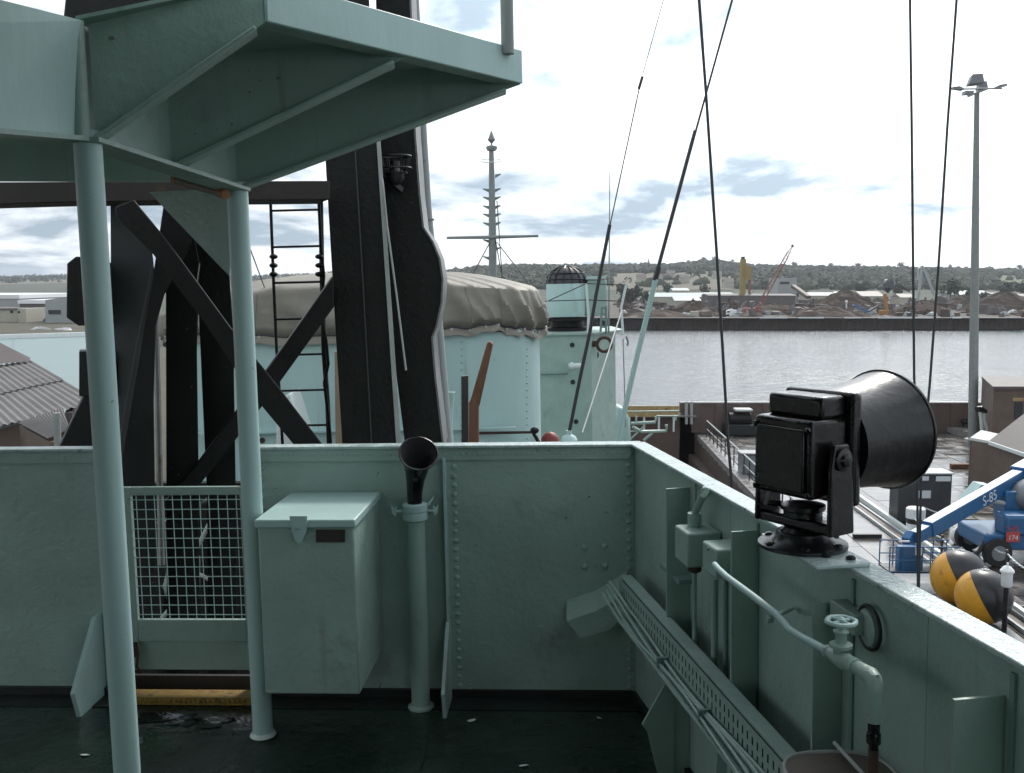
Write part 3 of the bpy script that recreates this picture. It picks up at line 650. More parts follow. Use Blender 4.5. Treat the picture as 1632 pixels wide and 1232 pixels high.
part('bonnet', MB().lathe(vc, (0, 0, 1), [(.014, 0), (.016, hv * .30), (.023, hv * .32), (.023, hv * .40), (.012, hv * .44), (.011, hv * .62), (.016, hv * .74), (.007, hv * .80), (.006, hv)], 18), 'mint_paint', hyd)
wr = .0275; ww = MB().tube([wh_ + V((wr * math.cos(a * math.pi / 12) * (1.06 if a % 4 == 0 else 1), wr * math.sin(a * math.pi / 12) * (1.06 if a % 4 == 0 else 1), 0)) for a in range(24)], .0052, 8, closed=True)
for k in range(4):
    a_ = k * math.pi / 2 + .5; ww.cyl(wh_, wh_ + V((wr * math.cos(a_), wr * math.sin(a_), 0)), .0035, 6)
ww.lathe(wh_, (0, 0, 1), [(.008, -.006), (.008, .005), (.0035, .009)], 10)
part('hand_wheel', ww, 'mint_paint_pale', hyd)
e0 = vb_; e1 = RW(1390, 1078, .14)
elb = [e0 - vd * .01, e0 + vd * .012, e1 - vd * .006, e1 + vd * .004 + V((0, 0, -.004)), e1 + vd * .009 + V((0, 0, -.014)), e1 + vd * .010 + V((0, 0, -.03)), V((e1.x, e1.y, RW(1392, 1150, .14).z)) + vd * .010]
part('elbow', MB().tube(elb, [.0135, .0145, .0165, .0165, .016, .0148, .0145], 20), 'mint_paint', hyd)
ex = elb[-1]
part('coupling', MB().lathe(ex, (0, 0, -1), [(.010, -.002), (.010, .003), (.0115, .004), (.0115, .022), (.0135, .024), (.0135, .042), (.009, .046), (.009, .06)], 16), 'chip_black', hyd)
part('drop_pipe', MB().cyl(ex + V((0, 0, -.055)), V((ex.x, ex.y, .02)), .0095, 14), 'rust', hyd)
rc = thing('round_cover', 'round dark rimmed cover on the side bulwark behind the valve', 'cover', RW(1385, 1000, .03))
part('disc', MB().lathe(RW(1385, 1000, .0), RN, [(.046, .001), (.046, .012), (.040, .016)], 32), 'mint_paint', rc)
part('rim', MB().tube([RW(1385, 1000, .014) + (RU * math.cos(a * math.pi / 14) + V((0, 0, 1)) * math.sin(a * math.pi / 14)) * .047 for a in range(28)], .0045, 8, closed=True), 'waterway_black', rc)
part('lug', rquad(1322, 955, 1360, 1015, .001, .04), 'mint_paint', rc, bevel=.004)
cv = thing('drum_cover', 'brown metal cover with pale rounded rim at the lower edge', 'cover', SZ(1335, 1232, .6))
cz = .66; cc = SZ(1345, 1240, cz)
pr = [cc + V((.115 * math.copysign(abs(math.cos(a)) ** .7, math.cos(a)), .115 * math.copysign(abs(math.sin(a)) ** .7, math.sin(a)), 0)) for a in [2 * math.pi * k / 28 for k in range(28)]]
part('top', MB().prism(pr, (0, 0, -.012)), 'pipe_brown', cv, bevel=.004)
part('rim', MB().tube(pr, .005, 6, closed=True), 'pale_metal', cv)
part('drum', MB().cyl(cc + V((0, 0, -.02)), V((cc.x, cc.y, 0)), .09, 20), 'mint_paint_dark', cv)
part('rod', MB().cyl(SZ(1330, 1184, cz + .02), SZ(1376, 1234, cz + .02), .0045, 8), 'pale_metal', cv)

for k, (px, py, lab) in enumerate(((752, 1149, 'white paint flake on the deck beside the thin knee'), (834, 1221, 'white paint flake near the bottom edge of the deck'), (135, 1204, 'pale flake on the deck left of the nearer post'), (955, 1145, 'tiny pale flake by the gutter near the corner'))):
    p = SZ(px, py, .001); r_ = .016 if k != 3 else .009
    single('paint_flake', MB().prism([p + V((r_ * math.cos(a) * (1 + .3 * math.sin(3 * a + k)), r_ * .7 * math.sin(a), .002 + .003 * math.cos(a + k))) for a in [.9 * q for q in range(7)]], (0, 0, .0015)), 'white_chip', lab, 'flake', 'paint flakes on the deck')

ds = thing('deck_seam', 'raised weld seams crossing the dark green deck plating', 'seam', (0, 2.2, 0))
for y_ in (3.05, 1.9): part('weld', MB().tube([V((-3 + k * .12, y_ + .004 * math.sin(k * 1.9) - .0617 * (k * .12 - 3), .001)) for k in range(32)], .004, 6), 'deck_paint', ds)
part('weld', MB().tube([V((-.35 + .004 * math.sin(k * 2.1), .3 + k * .115, .001)) for k in range(31)], .004, 6), 'deck_paint', ds)
# ---- loud hailer horn on the side bulwark
hb_ = SZ(1279, 876, H)
hn = thing('loud_hailer', 'big glossy black loud hailer horn on a yoke on the bulwark rail', 'horn', V((hb_.x, hb_.y, H)))
HO = V((hb_.x, hb_.y, H))
part('base_plate', MB().box(HO + V((.02, -.015, .005)), (.30, .13, .01), (RU, RN, V((0, 0, 1)))), 'mint_paint_wet', hn, bevel=.003)
part('base_disc', MB().lathe(HO + V((0, 0, .011)), (0, 0, 1), [(.104, 0), (.104, .008), (.075, .016), (.062, .03), (.060, .036)], 32), 'gloss_black', hn)
for k in range(6):
    a_ = k * math.pi / 3 + .3; part('bolt', MB().lathe(HO + V((.088 * math.cos(a_), .088 * math.sin(a_), .018)), (0, 0, 1), [(.011, 0), (.011, .008), (.006, .011)], 6), 'gloss_black', hn)
for dx in (.085, .115):
    part('bolt', MB().lathe(HO + V((.02, -.015, .01)) - RU * -dx + RN * (.01 if dx < .1 else -.035), (0, 0, 1), [(.011, 0), (.011, .006), (.006, .009)], 6), 'gloss_black', hn)
part('pedestal', MB().lathe(HO + V((0, 0, .045)), (0, 0, 1), [(.055, 0), (.046, .006), (.042, .012)], 24), 'gloss_black', hn)
HA = R(58); hx = V((math.sin(HA), math.cos(HA), 0)); hl_ = V((math.cos(HA), -math.sin(HA), 0)); hz = V((0, 0, 1))
hc = SY(1279, 722, hb_.y + 0.0)
YB = V((HO.x, HO.y, HO.z + .070))
part('swivel', MB().lathe(YB + V((0, 0, .014)), hz, [(.045, 0), (.045, .012), (.052, .016), (.052, .026), (.02, .03)], 20), 'gloss_black', hn)
wy = .104
part('yoke_base', MB().box(YB, (2 * wy + .02, .07, .028), (hl_, hx, hz)), 'chip_black', hn, bevel=.008)
for s_ in (-1, 1):
    a0 = YB + hl_ * s_ * wy; a1 = V((hc.x, hc.y, hc.z)) + hl_ * s_ * (wy - .002)
    part('yoke_arm', MB().prism([a0 - hx * .042 - hz * .012, a0 + hx * .040 - hz * .012, a1 + hx * .038 - hz * .02, a1 + hx * .024 + hz * .035, a1 - hx * .024 + hz * .035, a1 - hx * .034 - hz * .02], hl_ * s_ * .014), 'chip_black', hn, bevel=.005)
    part('pivot_knob', MB().lathe(a1 + hl_ * s_ * .013, hl_ * s_, [(.026, 0), (.026, .008), (.016, .010), (.014, .018), (.006, .020)], 16), 'chip_black', hn)
bc = hc + hz * .0
def hbox(x0, x1, l0, l1, z0, z1): return MB().box(bc + hx * (x0 + x1) / 2 + hl_ * (l0 + l1) / 2 + hz * (z0 + z1) / 2, (l1 - l0, x1 - x0, z1 - z0), (hl_, hx, hz))
part('driver_case', hbox(-.070, .050, -.088, .088, -.092, .090), 'chip_black', hn, bevel=.010)
part('rear_cover', hbox(-.080, -.071, -.072, .072, -.078, .070), 'chip_black', hn, bevel=.005)
part('top_case', hbox(-.030, .052, -.082, .082, .0885, .140), 'chip_black', hn, bevel=.009)
part('throat_flange', hbox(.051, .0805, -.106, .106, -.120, .146), 'chip_black', hn, bevel=.010)
prof = []
ML, MT, MM = .205, .122, .147
for k in range(15):
    s_ = k / 14; prof.append((MT + (MM - MT) * (.25 * s_ + .75 * s_ ** 2.2), .081 + ML * s_))
prof += [(MM + .004, .082 + ML), (MM + .004, .088 + ML), (MM - .003, .088 + ML)]
for k in range(14, -1, -1):
    s_ = k / 14; prof.append((MT - .008 + (MM - MT) * (.25 * s_ + .75 * s_ ** 2.2), .081 + ML * s_))
part('horn_bell', MB().lathe(bc + hz * .016, hx + hz * .045, prof, 48, cap=False), 'gloss_black', hn)
part('back_disc', MB().lathe(bc + hx * .0805 + hz * .014, hx, [(MT + .001, 0), (MT + .001, .004)], 40), 'gloss_black', hn)
part('driver_neck', MB().lathe(bc + hx * .09, hx, [(.10, 0), (.10, .004), (.03, .01), (.03, .06), (.0, .07)], 24), 'gloss_black', hn)
for px, py in ((-.075, .06), (.075, .06), (-.075, -.07), (.075, -.07)):
    part('bolt', MB().lathe(bc - hx * .07 + hl_ * px * 1.05 + hz * py * 1.15, -hx, [(.008, 0), (.008, .005), (.004, .008)], 6), 'gloss_black', hn)
part('conduit', MB().tube([bc - hx * .05 - hl_ * .05 - hz * .09, bc - hx * .06 - hl_ * .055 - hz * .12, YB - hl_ * .05 + hz * .03, YB - hl_ * .03 + hz * .0], .008, 8), 'gloss_black', hn)

# ---- black lattice mast: every leg, brace and pipe a part, depth in metres ahead of the camera
ms = thing('lattice_mast', 'black lattice mast of plated legs and crossed braces beyond the bulwark', 'mast', V((-.8, 6.0, -2.5)))
def strut(poly, y, t, m_='mast_black', name='leg', bevel=.006, label=None):
    pts = [SY(px, py, y) for px, py in poly]
    c_ = sum(pts, V((0, 0, 0))) / len(pts); vis = [p for p in pts if -1.2 < p.z < 3.4] or pts; c_ = sum(vis, V((0, 0, 0))) / len(vis)
    return part(name, MB().prism(pts, V((c_.x / c_.y * t, t, 0))), m_, ms, bevel=bevel, label=label)      # webs turned square to the deck opening
def down(x0, y0, x1, y1, y): return (x0 + (x1 - x0) * (y - y0) / (y1 - y0), y)
LOW = 1560
strut([(500, -60), (584, -60), (634, 720), down(584, -60, 634, 720, LOW), down(505, 0, 546, 705, LOW)], 6.0, .42, name='main_leg')
# cable runs and a painted lit edge down the near face of the main leg
def run(pts, y, r_, m_, name):
    return part(name, MB().tube([SY(px, py, y) for px, py in pts], r_, 8), m_, ms)
run([(566, 236), (579, 460), (593, 720), (606, 1000)], 5.985, .0045, 'mast_black_grey', 'cable_run')
strut([(592, 100), (598, 100), (640, 720), (632, 720)], 5.97, .03, 'pale_metal', 'lit_edge_strip', .003)  # pale strip paints the lit flange edge of the main leg
run([(610, 290), (617, 360), (632, 470), (647, 590)], 5.96, .006, 'pale_metal', 'cable_run')
rim = [(651, -40), (655, 60), (659, 200), (667, 310), (673, 362), (688, 385), (699, 412), (704, 445), (702, 482), (694, 520), (687, 538), (692, 600), (705, 712)]
strut([(598, -40), (604, 200), (612, 300), (621, 450), (632, 600), (646, 712), (664, 1000), (690, 1500), (752, 1500), (728, 1000)] + rim[::-1], 6.25, .30, name='shield_leg', bevel=0)
part('shield_rim', MB().prism([SY(px, py, 6.235) for px, py in rim] + [SY(px + 3, py, 6.235) for px, py in rim[::-1]], (0, .36, 0)), 'edge_grey', ms)  # thin paler grey strip along the shield outline
# ladder
lr = [(431, 316), (436, 450), (441, 560), (447, 650), (451, 720)]; rr = [(511, 316), (513, 430), (516, 560), (522, 640), (525, 720)]
run(lr + [(468, 1000)], 6.45, .010, 'mast_black', 'ladder_rail'); run(rr + [(548, 1000)], 6.45, .016, 'mast_black', 'ladder_rail')
run([(508, 316), (512, 400), (516, 440), (511, 500), (520, 545), (523, 580), (517, 610), (523, 660), (528, 720)], 6.43, .011, 'mast_black', 'cable_run')
def lerp_line(l, y):
    for (x0, y0), (x1, y1) in zip(l, l[1:]):
        if y0 <= y <= y1: return x0 + (x1 - x0) * (y - y0) / (y1 - y0)
for y_ in (335, 393, 450, 508, 565, 622, 678):
    run([(lerp_line(lr, y_), y_ + 1), (lerp_line(rr, y_), y_ - 1)], 6.45, .0075, 'mast_black', 'rung')
for y_ in (409, 423, 437):
    for px in (436, 509):
        part('insulator', MB().blob(SY(px, y_, 6.43), .028, .026, .017, 10, 6), 'mast_black', ms)
# crossed braces
strut([(183, 330), (213, 318), (262, 378), (366, 520), (440, 612), (512, 706), (560, 770), (516, 770), (466, 706), (398, 624), (330, 520), (240, 400), (186, 348)], 5.35, .10, name='brace')
strut([(531, 440), (533, 488), (424, 640), (322, 768), (280, 830), (262, 800), (310, 745), (404, 620)], 5.85, .10, name='brace')
# plated legs at the left
strut([(176, 322), (184, 322), (206, 362), (243, 402), (246, 432), (226, 560), (205, 690), (196, 790), (200, LOW), (176, LOW), (178, 780)], 5.75, .30, 'mast_black_grey', 'plate_leg')
strut([(262, 318), (330, 318), (300, 400), (262, 470), (248, 520), (245, 640), (247, 790), (252, LOW), (190, LOW), (189, 760), (214, 610), (238, 470), (246, 425)], 5.6, .14, name='leg')
strut([(264, 322), (300, 318), (318, 420), (314, 560), (317, 780), (322, LOW), (268, LOW), (265, 780)], 5.9, .30, name='leg')
strut([(272, 318), (330, 318), (366, 440), (372, 530), (376, 790), (384, LOW), (336, LOW), (330, 790), (323, 640), (317, 500), (313, 430)], 6.1, .30, name='leg')
run([(318, 420), (314, 450), (315, 480)], 5.88, .004, 'pale_metal', 'cable_run')
run([(244, 422), (228, 500), (207, 610), (192, 700)], 5.58, .004, 'mast_black_grey', 'lit_edge')  # paler line paints the lit edge of the leaning leg
strut([(107, 420), (121, 409), (150, 409), (179, 420), (179, 505), (150, 519), (125, 519), (106, 506)], 5.6, .34, name='side_box')
strut([(126, 560), (180, 560), (180, 632), (126, 632)], 5.7, .2, name='side_box')
strut([(160, 575), (98, 705), (-40, 990), (0, 990), (190, 640), (190, 575)], 5.75, .12, name='brace')
strut([(-200, 291), (526, 288), (526, 318), (120, 322), (-200, 331)], 5.55, .30, 'rust_beam', 'cross_beam')
strut([(98, 60), (108, -40), (320, -60), (300, 300), (110, 300)], 5.9, .35, name='upper_leg', bevel=.01)
run([(249, 490), (248, 520), (251, 620), (255, 790), (258, 900)], 6.6, .022, 'pale_metal', 'conduit')  # pale pipe stands in for the bright strip between the legs
# added dark mass with pale glint pieces, seen through the mesh gate
wn_ = thing('dark_gate_mass', 'added black mass with pale glint pieces behind the mesh gate', 'winch', SY(300, 1100, 9.0))
part('frame', MB().prism([SY(180, 860, 8.9), SY(262, 830, 8.9), SY(262, 1240, 8.9), SY(180, 1240, 8.9)], (0, .25, 0)).prism([SY(318, 800, 8.9), SY(420, 780, 8.9), SY(420, 1240, 8.9), SY(318, 1240, 8.9)], (0, .25, 0)), 'mast_black', wn_, bevel=.02)  # black slabs of the added dark mass
part('drum', MB().cyl(SY(262, 925, 9.1), SY(318, 920, 9.1), .20, 20), 'galv', wn_)  # pale cylinder stands in for a glint behind the mesh
part('shaft', MB().cyl(SY(180, 1000, 9.1), SY(420, 985, 9.1), .05, 12), 'gloss_black', wn_)
part('wire', MB().tube([SY(300, 900, 8.8), SY(326, 850, 8.8), SY(345, 812, 8.8)], .02, 8), 'pale_metal', wn_)  # pale strand painted as a glint
part('glint_rod', MB().tube([SY(258, 985, 8.8), SY(300, 940, 8.8), SY(318, 915, 8.8), SY(336, 925, 8.8)], .022, 8), 'pale_metal', wn_)  # pale bent rod painted as a glint
part('dark_backing', MB().prism([SY(200, 770, 9.6), SY(400, 770, 9.6), SY(400, 1240, 9.6), SY(200, 1240, 9.6)], (0, .1, 0)), 'mast_black', wn_)  # black sheet added to keep the view behind the gate dark
# basket lamp bracket on the shield leg
bk0 = SY(630, 268, 6.12)
bk_ = MB(); 
for k, (r_, dz) in enumerate(((.095, .07), (.095, .0), (.07, -.03))):
    bk_.tube([bk0 + V((r_ * math.cos(a * math.pi / 10), r_ * .8 * math.sin(a * math.pi / 10), dz)) for a in range(20)], .006, 6, closed=True)
for k in range(12):
    a_ = k * math.pi / 6; bk_.cyl(bk0 + V((.095 * math.cos(a_), .076 * math.sin(a_), .07)), bk0 + V((.07 * math.cos(a_), .056 * math.sin(a_), -.03)), .004, 5)
part('lamp_basket', bk_, 'gloss_black', ms)
part('lamp', MB().lathe(bk0 + V((0, 0, -.10)), (0, 0, 1), [(.02, 0), (.05, .03), (.055, .07), (.03, .10), (.03, .14)], 16), 'gloss_black', ms)
part('lamp_arm', MB().beam(bk0 + V((-.09, .0, -.02)), bk0 + V((.02, .12, -.12)), .03, .03), 'mast_black_grey', ms)
# pale pole beside the mast
pole_px = [(660, -30), (668, 120), (680, 330), (698, 520), (714, 712), (735, 1000)]
po = thing('pale_pole', 'slim pale pole rising right beside the black mast', 'pole', SY(735, 1000, 7.0))
part('tube', MB().tube([SY(px, py, 7.0) for px, py in pole_px], [.026, .03, .034, .036, .038, .038], 14), 'galv', po)
for px, py in ((674, 255), (684, 349), (671, 170)):
    part('band', MB().lathe(SY(px, py, 7.0), (.06, 0, -1), [(.036, 0), (.037, .006), (.036, .012)], 14), 'grey_paint', po)

# ---- gun house with canvas cover
TCY = 13.2
tl, tr = SY(308, 600, TCY).x, SY(861, 600, TCY - .6).x
tcx, thw, thd = (tl + tr) / 2, (tr - tl) / 2, 1.7
zrim = SY(780, 528, TCY - thd).z; 
def sell(a, n=5.0):
    c, s = math.cos(a), math.sin(a); return V((math.copysign(abs(c) ** (2 / n), c), math.copysign(abs(s) ** (2 / n), s), 0))
tu = thing('gun_house', 'pale green gun house under a tied grey canvas cover', 'gun house', V((tcx, TCY, -2.5)))
NS = 96
gb_ = MB(); rows = [(-2.5, 1.0), (zrim - .02, 1.0), (zrim, .99)]
vs = []; fs = []
for z_, s_ in rows:
    for k in range(NS):
        e = sell(2 * math.pi * k / NS); vs.append(V((tcx + e.x * thw * s_, TCY + e.y * thd * s_, z_)))
for i in range(len(rows) - 1):
    for k in range(NS): fs.append((i * NS + k, i * NS + (k + 1) % NS, (i + 1) * NS + (k + 1) % NS, (i + 1) * NS + k))
fs.append(tuple(range((len(rows) - 1) * NS, len(rows) * NS)))
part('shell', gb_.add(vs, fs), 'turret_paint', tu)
rv = MB(); yf = TCY - thd
for px in (736, 840, 558):
    for k in range(16): rivet(rv, SY(px, 545 + k * 11, yf) + V((0, -.001, 0)), V((0, -1, 0)), .013)
part('rivet', rv, 'mint_paint', tu, kind='stuff')
z_st = SY(780, 690, yf).z; xr0, xr1 = SY(760, 690, yf).x, SY(850, 690, yf).x
part('ledge', MB().box(((tcx), yf - .03, z_st + .06), (2 * thw * .86, .06, .02)), 'turret_paint', tu)
part('rust_line', MB().box(((xr0 + xr1) / 2, yf - .008, z_st), (xr1 - xr0, .012, .03)), 'rust', tu)
for px in (410, 418, 404): 
    part('rust_patch', MB().lathe(SY(px, 688 + (px - 404), yf), (0, -1, 0), [(.035, -.002), (.03, .006)], 9), 'rust', tu)
# canvas: folds hang from the crown edge, hem dips and rises
NA, NR = 420, 34
vs = []; fs = []
ztop_f = SY(740, 437, TCY - 1.0).z
def crease(x): return (1 - abs(math.sin(x))) ** 2.2            # sharp ridges between hanging panels
for j in range(NR + 1):
    tj = j / NR
    for k in range(NA):
        a_ = 2 * math.pi * k / NA; e = sell(a_, 4.2)
        lean = a_ + .16 * (tj / .55)                            # folds run slantwise down the skirt
        fold = crease(lean * 9 + 1.1 * math.sin(a_ * 3)) * .9 + crease(lean * 15.5 + 2 + .8 * math.sin(a_ * 5)) * .6 + math.sin(a_ * 37 + tj * 6) * .12 - .35
        if tj < .55:                                     # skirt
            s_ = tj / .55; z_ = zrim - .06 + s_ * (ztop_f - zrim - .12 + .06)
            z_ += (1 - s_) * (.045 * math.sin(a_ * 5 + .6) + .02 * math.sin(a_ * 17) + .012 * math.sin(a_ * 43))
            rr_ = 1.045 - .05 * s_ ** 2; off = .085 * fold * (.25 + .75 * math.sin(math.pi * min(1, s_ * 1.1 + .06)))
            off -= .055 * math.exp(-((s_ - .16) / .07) ** 2)      # drawn in by the lashing
            p = V((tcx + e.x * (thw * rr_ + off), TCY + e.y * (thd * rr_ + off), z_))
        else:                                            # crown
            s_ = (tj - .55) / .45; rr_ = .995 * (1 - s_) ** .9
            hgt = (ztop_f - .12) + .14 * (1 - (1 - s_) ** 2.2) + .10 * math.sin(s_ * math.pi) * .4
            p = V((tcx + e.x * thw * rr_, TCY + e.y * thd * rr_, hgt + .03 * fold * (1 - s_)))
        drop = .20 * max(0, (abs((p.x - tcx - .45) / thw) - .35)) ** 1.2 if p.z > zrim + .3 else .07 * max(0, abs((p.x - tcx - .45) / thw) - .5)
        p.z -= drop; vs.append(p)
for j in range(NR):
    for k in range(NA): fs.append((j * NA + k, j * NA + (k + 1) % NA, (j + 1) * NA + (k + 1) % NA, (j + 1) * NA + k))
cvt = thing('canvas_cover', 'wrinkled grey canvas cover lashed over the gun house', 'cover', V((tcx, TCY, zrim)))
part('cloth', MB().add(vs, fs), 'canvas', cvt)
jl = round(.16 * .55 * NR)
part('lashing', MB().tube([vs[jl * NA + k] + (vs[jl * NA + k] - V((tcx, TCY, vs[jl * NA + k].z))).normalized() * .012 for k in range(0, NA, 2)], .014, 6, closed=True), 'mast_black_grey', cvt)
for q in (250, 268, 286, 304, 322, 340, 358):              # stitched panel seams and eyelets on the near side
    part('seam', MB().tube([vs[jj * NA + q] * 1.0 + (vs[jj * NA + q] - V((tcx, TCY, vs[jj * NA + q].z))).normalized() * .004 for jj in range(0, 19)], .008, 5), 'canvas', cvt)
eye = MB()
for q in range(235, 400, 7):
    p = vs[2 * NA + q % NA]; n_ = (p - V((tcx, TCY, p.z))).normalized(); eye.lathe(p + n_ * .004, n_, [(.022, -.004), (.022, .006), (.010, .008)], 8)
part('eyelet', eye, 'pale_metal', cvt, kind='stuff')

# timber props and odds leaning before the gun house
yb = 8.6
tb = thing('timber_prop', 'cranked brown timber prop leaning up beside the black mast', 'timber', SY(752, 705, yb))
part('upper_beam', MB().prism([SY(748, 644, yb), SY(776, 547, yb), SY(781, 544, yb), SY(786, 549, yb), SY(764, 648, yb)], (0, .12, 0)), 'timber', tb, bevel=.01)
part('lower_beam', MB().prism([SY(747, 640, yb), SY(763, 646, yb), SY(763, 800, yb), SY(747, 800, yb)], (0, .115, 0)), 'timber', tb, bevel=.01)
single('stake', MB().prism([SY(735, 600, yb + .3), SY(746, 599, yb + .3), SY(747, 800, yb + .3), SY(736, 800, yb + .3)], (0, .08, 0)), 'mast_black_grey', 'dark upright stake just left of the cranked timber', 'stake')
single('pale_plank', MB().prism([SY(533, 560, 8.0), SY(541, 560, 8.0), SY(549, 800, 8.0), SY(536, 800, 8.0)], (0, .05, 0)), 'timber_pale', 'pale plank standing left of the main mast leg', 'plank')
single('vent_pipe', MB().lathe(SY(714, 655, 9.5), (0, 0, 1), [(.045, -.6), (.045, 0), (.062, .10), (.072, .17), (.074, .18), (.064, .18), (.03, .05)], 18, cap=False), 'mint_paint_pale', 'pale flared vent pipe behind the pale pole', 'vent')
single('red_float', MB().lathe(SY(877, 706, 12.0), (0, 0, 1), [(.12, -.1), (.12, .0), (.105, .07), (.06, .12), (.0, .14)], 18), 'red_paint', 'dull red rounded cap peeping over the bulwark', 'float')
wb = thing('winch_block', 'small dark block and hook on the gun house corner', 'block', SY(856, 700, 11.2))
part('shackle', MB().tube([SY(853, 684, 11.2), SY(851, 692, 11.2), SY(856, 700, 11.2), SY(860, 708, 11.2), SY(855, 715, 11.2)], .022, 8), 'mast_black', wb)
part('cheek', MB().blob(SY(852, 686, 11.2), .05, .04, .04, 8, 6), 'mast_black', wb)
for px, lab in ((440, 'pale locker with sloped top behind the ladder foot'),):
    single('ready_locker', MB().prism([SY(440, 640, 10.4), SY(462, 626, 10.4), SY(482, 690, 10.4), SY(486, 800, 10.4), SY(440, 800, 10.4)], (0, .5, 0)), 'white_chip', lab, 'locker', bevel=.02)

# ---- bow deckhouse with drum and dome, right of the gun house
DY = 17.0
dh = thing('fore_deckhouse', 'tall pale green deckhouse with rust marks right of the gun house', 'deckhouse', V((SY(930, 700, DY).x, DY, -2.5)))
zdt = SY(900, 534, DY).z
x0, x1 = SY(850, 600, DY).x, SY(943, 600, DY).x; x2 = SY(983, 600, DY + .7).x
fp = [V((x0, DY, -2.5)), V((x1, DY, -2.5)), V((x2, DY + .9, -2.5)), V((x2 - .1, DY + 2.2, -2.5)), V((x0, DY + 2.2, -2.5))]
part('wall', MB().prism(fp, (0, 0, zdt + 2.5)), 'mint_paint', dh, smooth=False)
rf_ = [p + V((0, 0, zdt + 2.5)) for p in (fp[0] + V((0, -.05, 0)), fp[1] + V((.03, -.05, 0)), fp[2] + V((.16, 0, 0)), fp[3] + V((.16, 0, 0)), fp[4])]
part('roof', MB().prism(rf_, (0, 0, .03)), 'mint_paint', dh, smooth=False)
part('rail_bar', MB().cyl(SY(862, 596, DY - .04), SY(905, 595, DY - .04), .018, 8), 'mint_paint_dark', dh)
part('spigot', MB().cyl(SY(906, 584, DY - .22), SY(926, 583, DY - .22), .05, 12).lathe(SY(909, 584, DY - .22), (1, 0, 0), [(.07, 0), (.07, .05)], 12), 'white_chip', dh)
for px, py in ((912, 550), (913, 609), (918, 672)):
    part('scupper', MB().lathe(SY(px, py, DY), (0, -1, 0), [(.045, -.002), (.04, .012)], 8), 'waterway_black', dh)
rb_ = MB().tube([SY(963, 549, DY - .02) + V((.12 * math.cos(a * math.pi / 9), 0, .12 * math.sin(a * math.pi / 9))) for a in range(18)], .028, 8, closed=True)
part('fairlead', rb_, 'rust', dh)
part('rust_patch', MB().lathe(SY(951, 566, DY + .2), V((.9, -1, 0)), [(.08, -.06), (.06, -.0)], 8), 'rust', dh)
part('rust_patch', MB().lathe(SY(947, 548, DY + .05), V((.9, -1, 0)), [(.06, -.06), (.05, .03)], 7), 'rust', dh)
# director drum
dr = thing('director_drum', 'pale green drum with dark wire domed top on the deckhouse roof', 'director', SY(903, 533, DY + 1.0))
dy = DY + .9; dx0, dx1 = SY(871, 480, dy).x, SY(936, 480, dy).x; rr_ = (dx1 - dx0) / 2; dcx = (dx0 + dx1) / 2
part('drum', MB().lathe(V((dcx, dy, SY(903, 504, dy).z)), (0, 0, 1), [(rr_, 0), (rr_, SY(903, 453, dy).z - SY(903, 504, dy).z), (rr_ * .98, SY(903, 453, dy).z - SY(903, 504, dy).z + .01)], 36), 'mint_paint_pale', dr)
zd = SY(903, 452, dy).z; hd_ = SY(903, 424, dy).z - zd
part('dome', MB().lathe(V((dcx, dy, zd)), (0, 0, 1), [(rr_ * .97 * math.cos(a * math.pi / 16), hd_ * math.sin(a * math.pi / 16)) for a in range(9)], 30), 'mast_black_grey', dr)
wr_ = MB()
for k in range(7):
    a_ = math.pi * k / 7
    wr_.tube([V((dcx + rr_ * 1.0 * math.cos(b * math.pi / 12) * math.cos(a_), dy + rr_ * 1.0 * math.cos(b * math.pi / 12) * math.sin(a_), zd + hd_ * 1.03 * math.sin(b * math.pi / 12))) for b in range(13)], .009, 5)
for q_ in (.25, .6):
    wr_.tube([V((dcx + rr_ * 1.0 * math.cos(q_) * math.cos(b * math.pi / 14), dy + rr_ * math.cos(q_) * math.sin(b * math.pi / 14), zd + hd_ * 1.03 * math.sin(q_))) for b in range(28)], .009, 5, closed=True)
part('wire_guard', wr_, 'gloss_black', dr)
part('ring', MB().lathe(V((dcx, dy, SY(903, 531, dy).z)), (0, 0, 1), [(rr_ * 1.05, 0), (rr_ * 1.05, .10), (rr_ * .8, .12), (rr_ * .8, .22), (rr_ * 1.1, .23), (rr_ * 1.1, .28)], 30), 'mast_black', dr)
part('side_case', MB().prism([SY(934, 504, dy - .2), SY(967, 503, dy - .2), SY(967, 446, dy - .2), SY(936, 446, dy - .2)], (0, .5, 0)), 'mint_paint', dr, bevel=.02)
part('case_lid', MB().prism([SY(934, 445, dy - .25), SY(965, 444, dy - .25), SY(966, 440, dy - .25), SY(935, 440, dy - .25)], (0, .55, 0)), 'mint_paint_pale', dr)
# guard rails on the deckhouse
gr = thing('guard_rail', 'slim guard rail of stanchions and wires on the deckhouse roof', 'railing', SY(990, 534, DY + .2))
for pts in ([(934, 452), (938, 505), (937, 533)], [(998, 454), (990, 490), (993, 533)]):
    part('stanchion', MB().tube([SY(px, py, DY + .1) for px, py in pts], .022, 8), 'white_chip', gr)
for a, c in (((934, 452), (998, 454)), ((934, 478), (992, 480)), ((875, 479), (934, 452)), ((868, 480), (934, 478))):
    part('wire', MB().cyl(SY(*a, DY + .1), SY(*c, DY + .1), .009, 6), 'wire_black', gr)
for pts in ([(966, 488), (966, 533)], [(959, 490), (957, 533)]):
    part('stanchion', MB().tube([SY(px, py, DY + .3) for px, py in pts], .02, 8), 'mint_paint_dark', gr)
for py in (490, 500, 510, 521): part('rung', MB().cyl(SY(958, py, DY + .3), SY(967, py, DY + .3), .02, 6), 'mint_paint_dark', gr)
single('mooring_strop', MB().tube([SY(998, 536, DY + .5), SY(1001, 545, DY + .5), SY(1000, 551, DY + .5)], .02, 6), 'grey_paint', 'loose grey rope end at the deckhouse roof corner', 'rope')
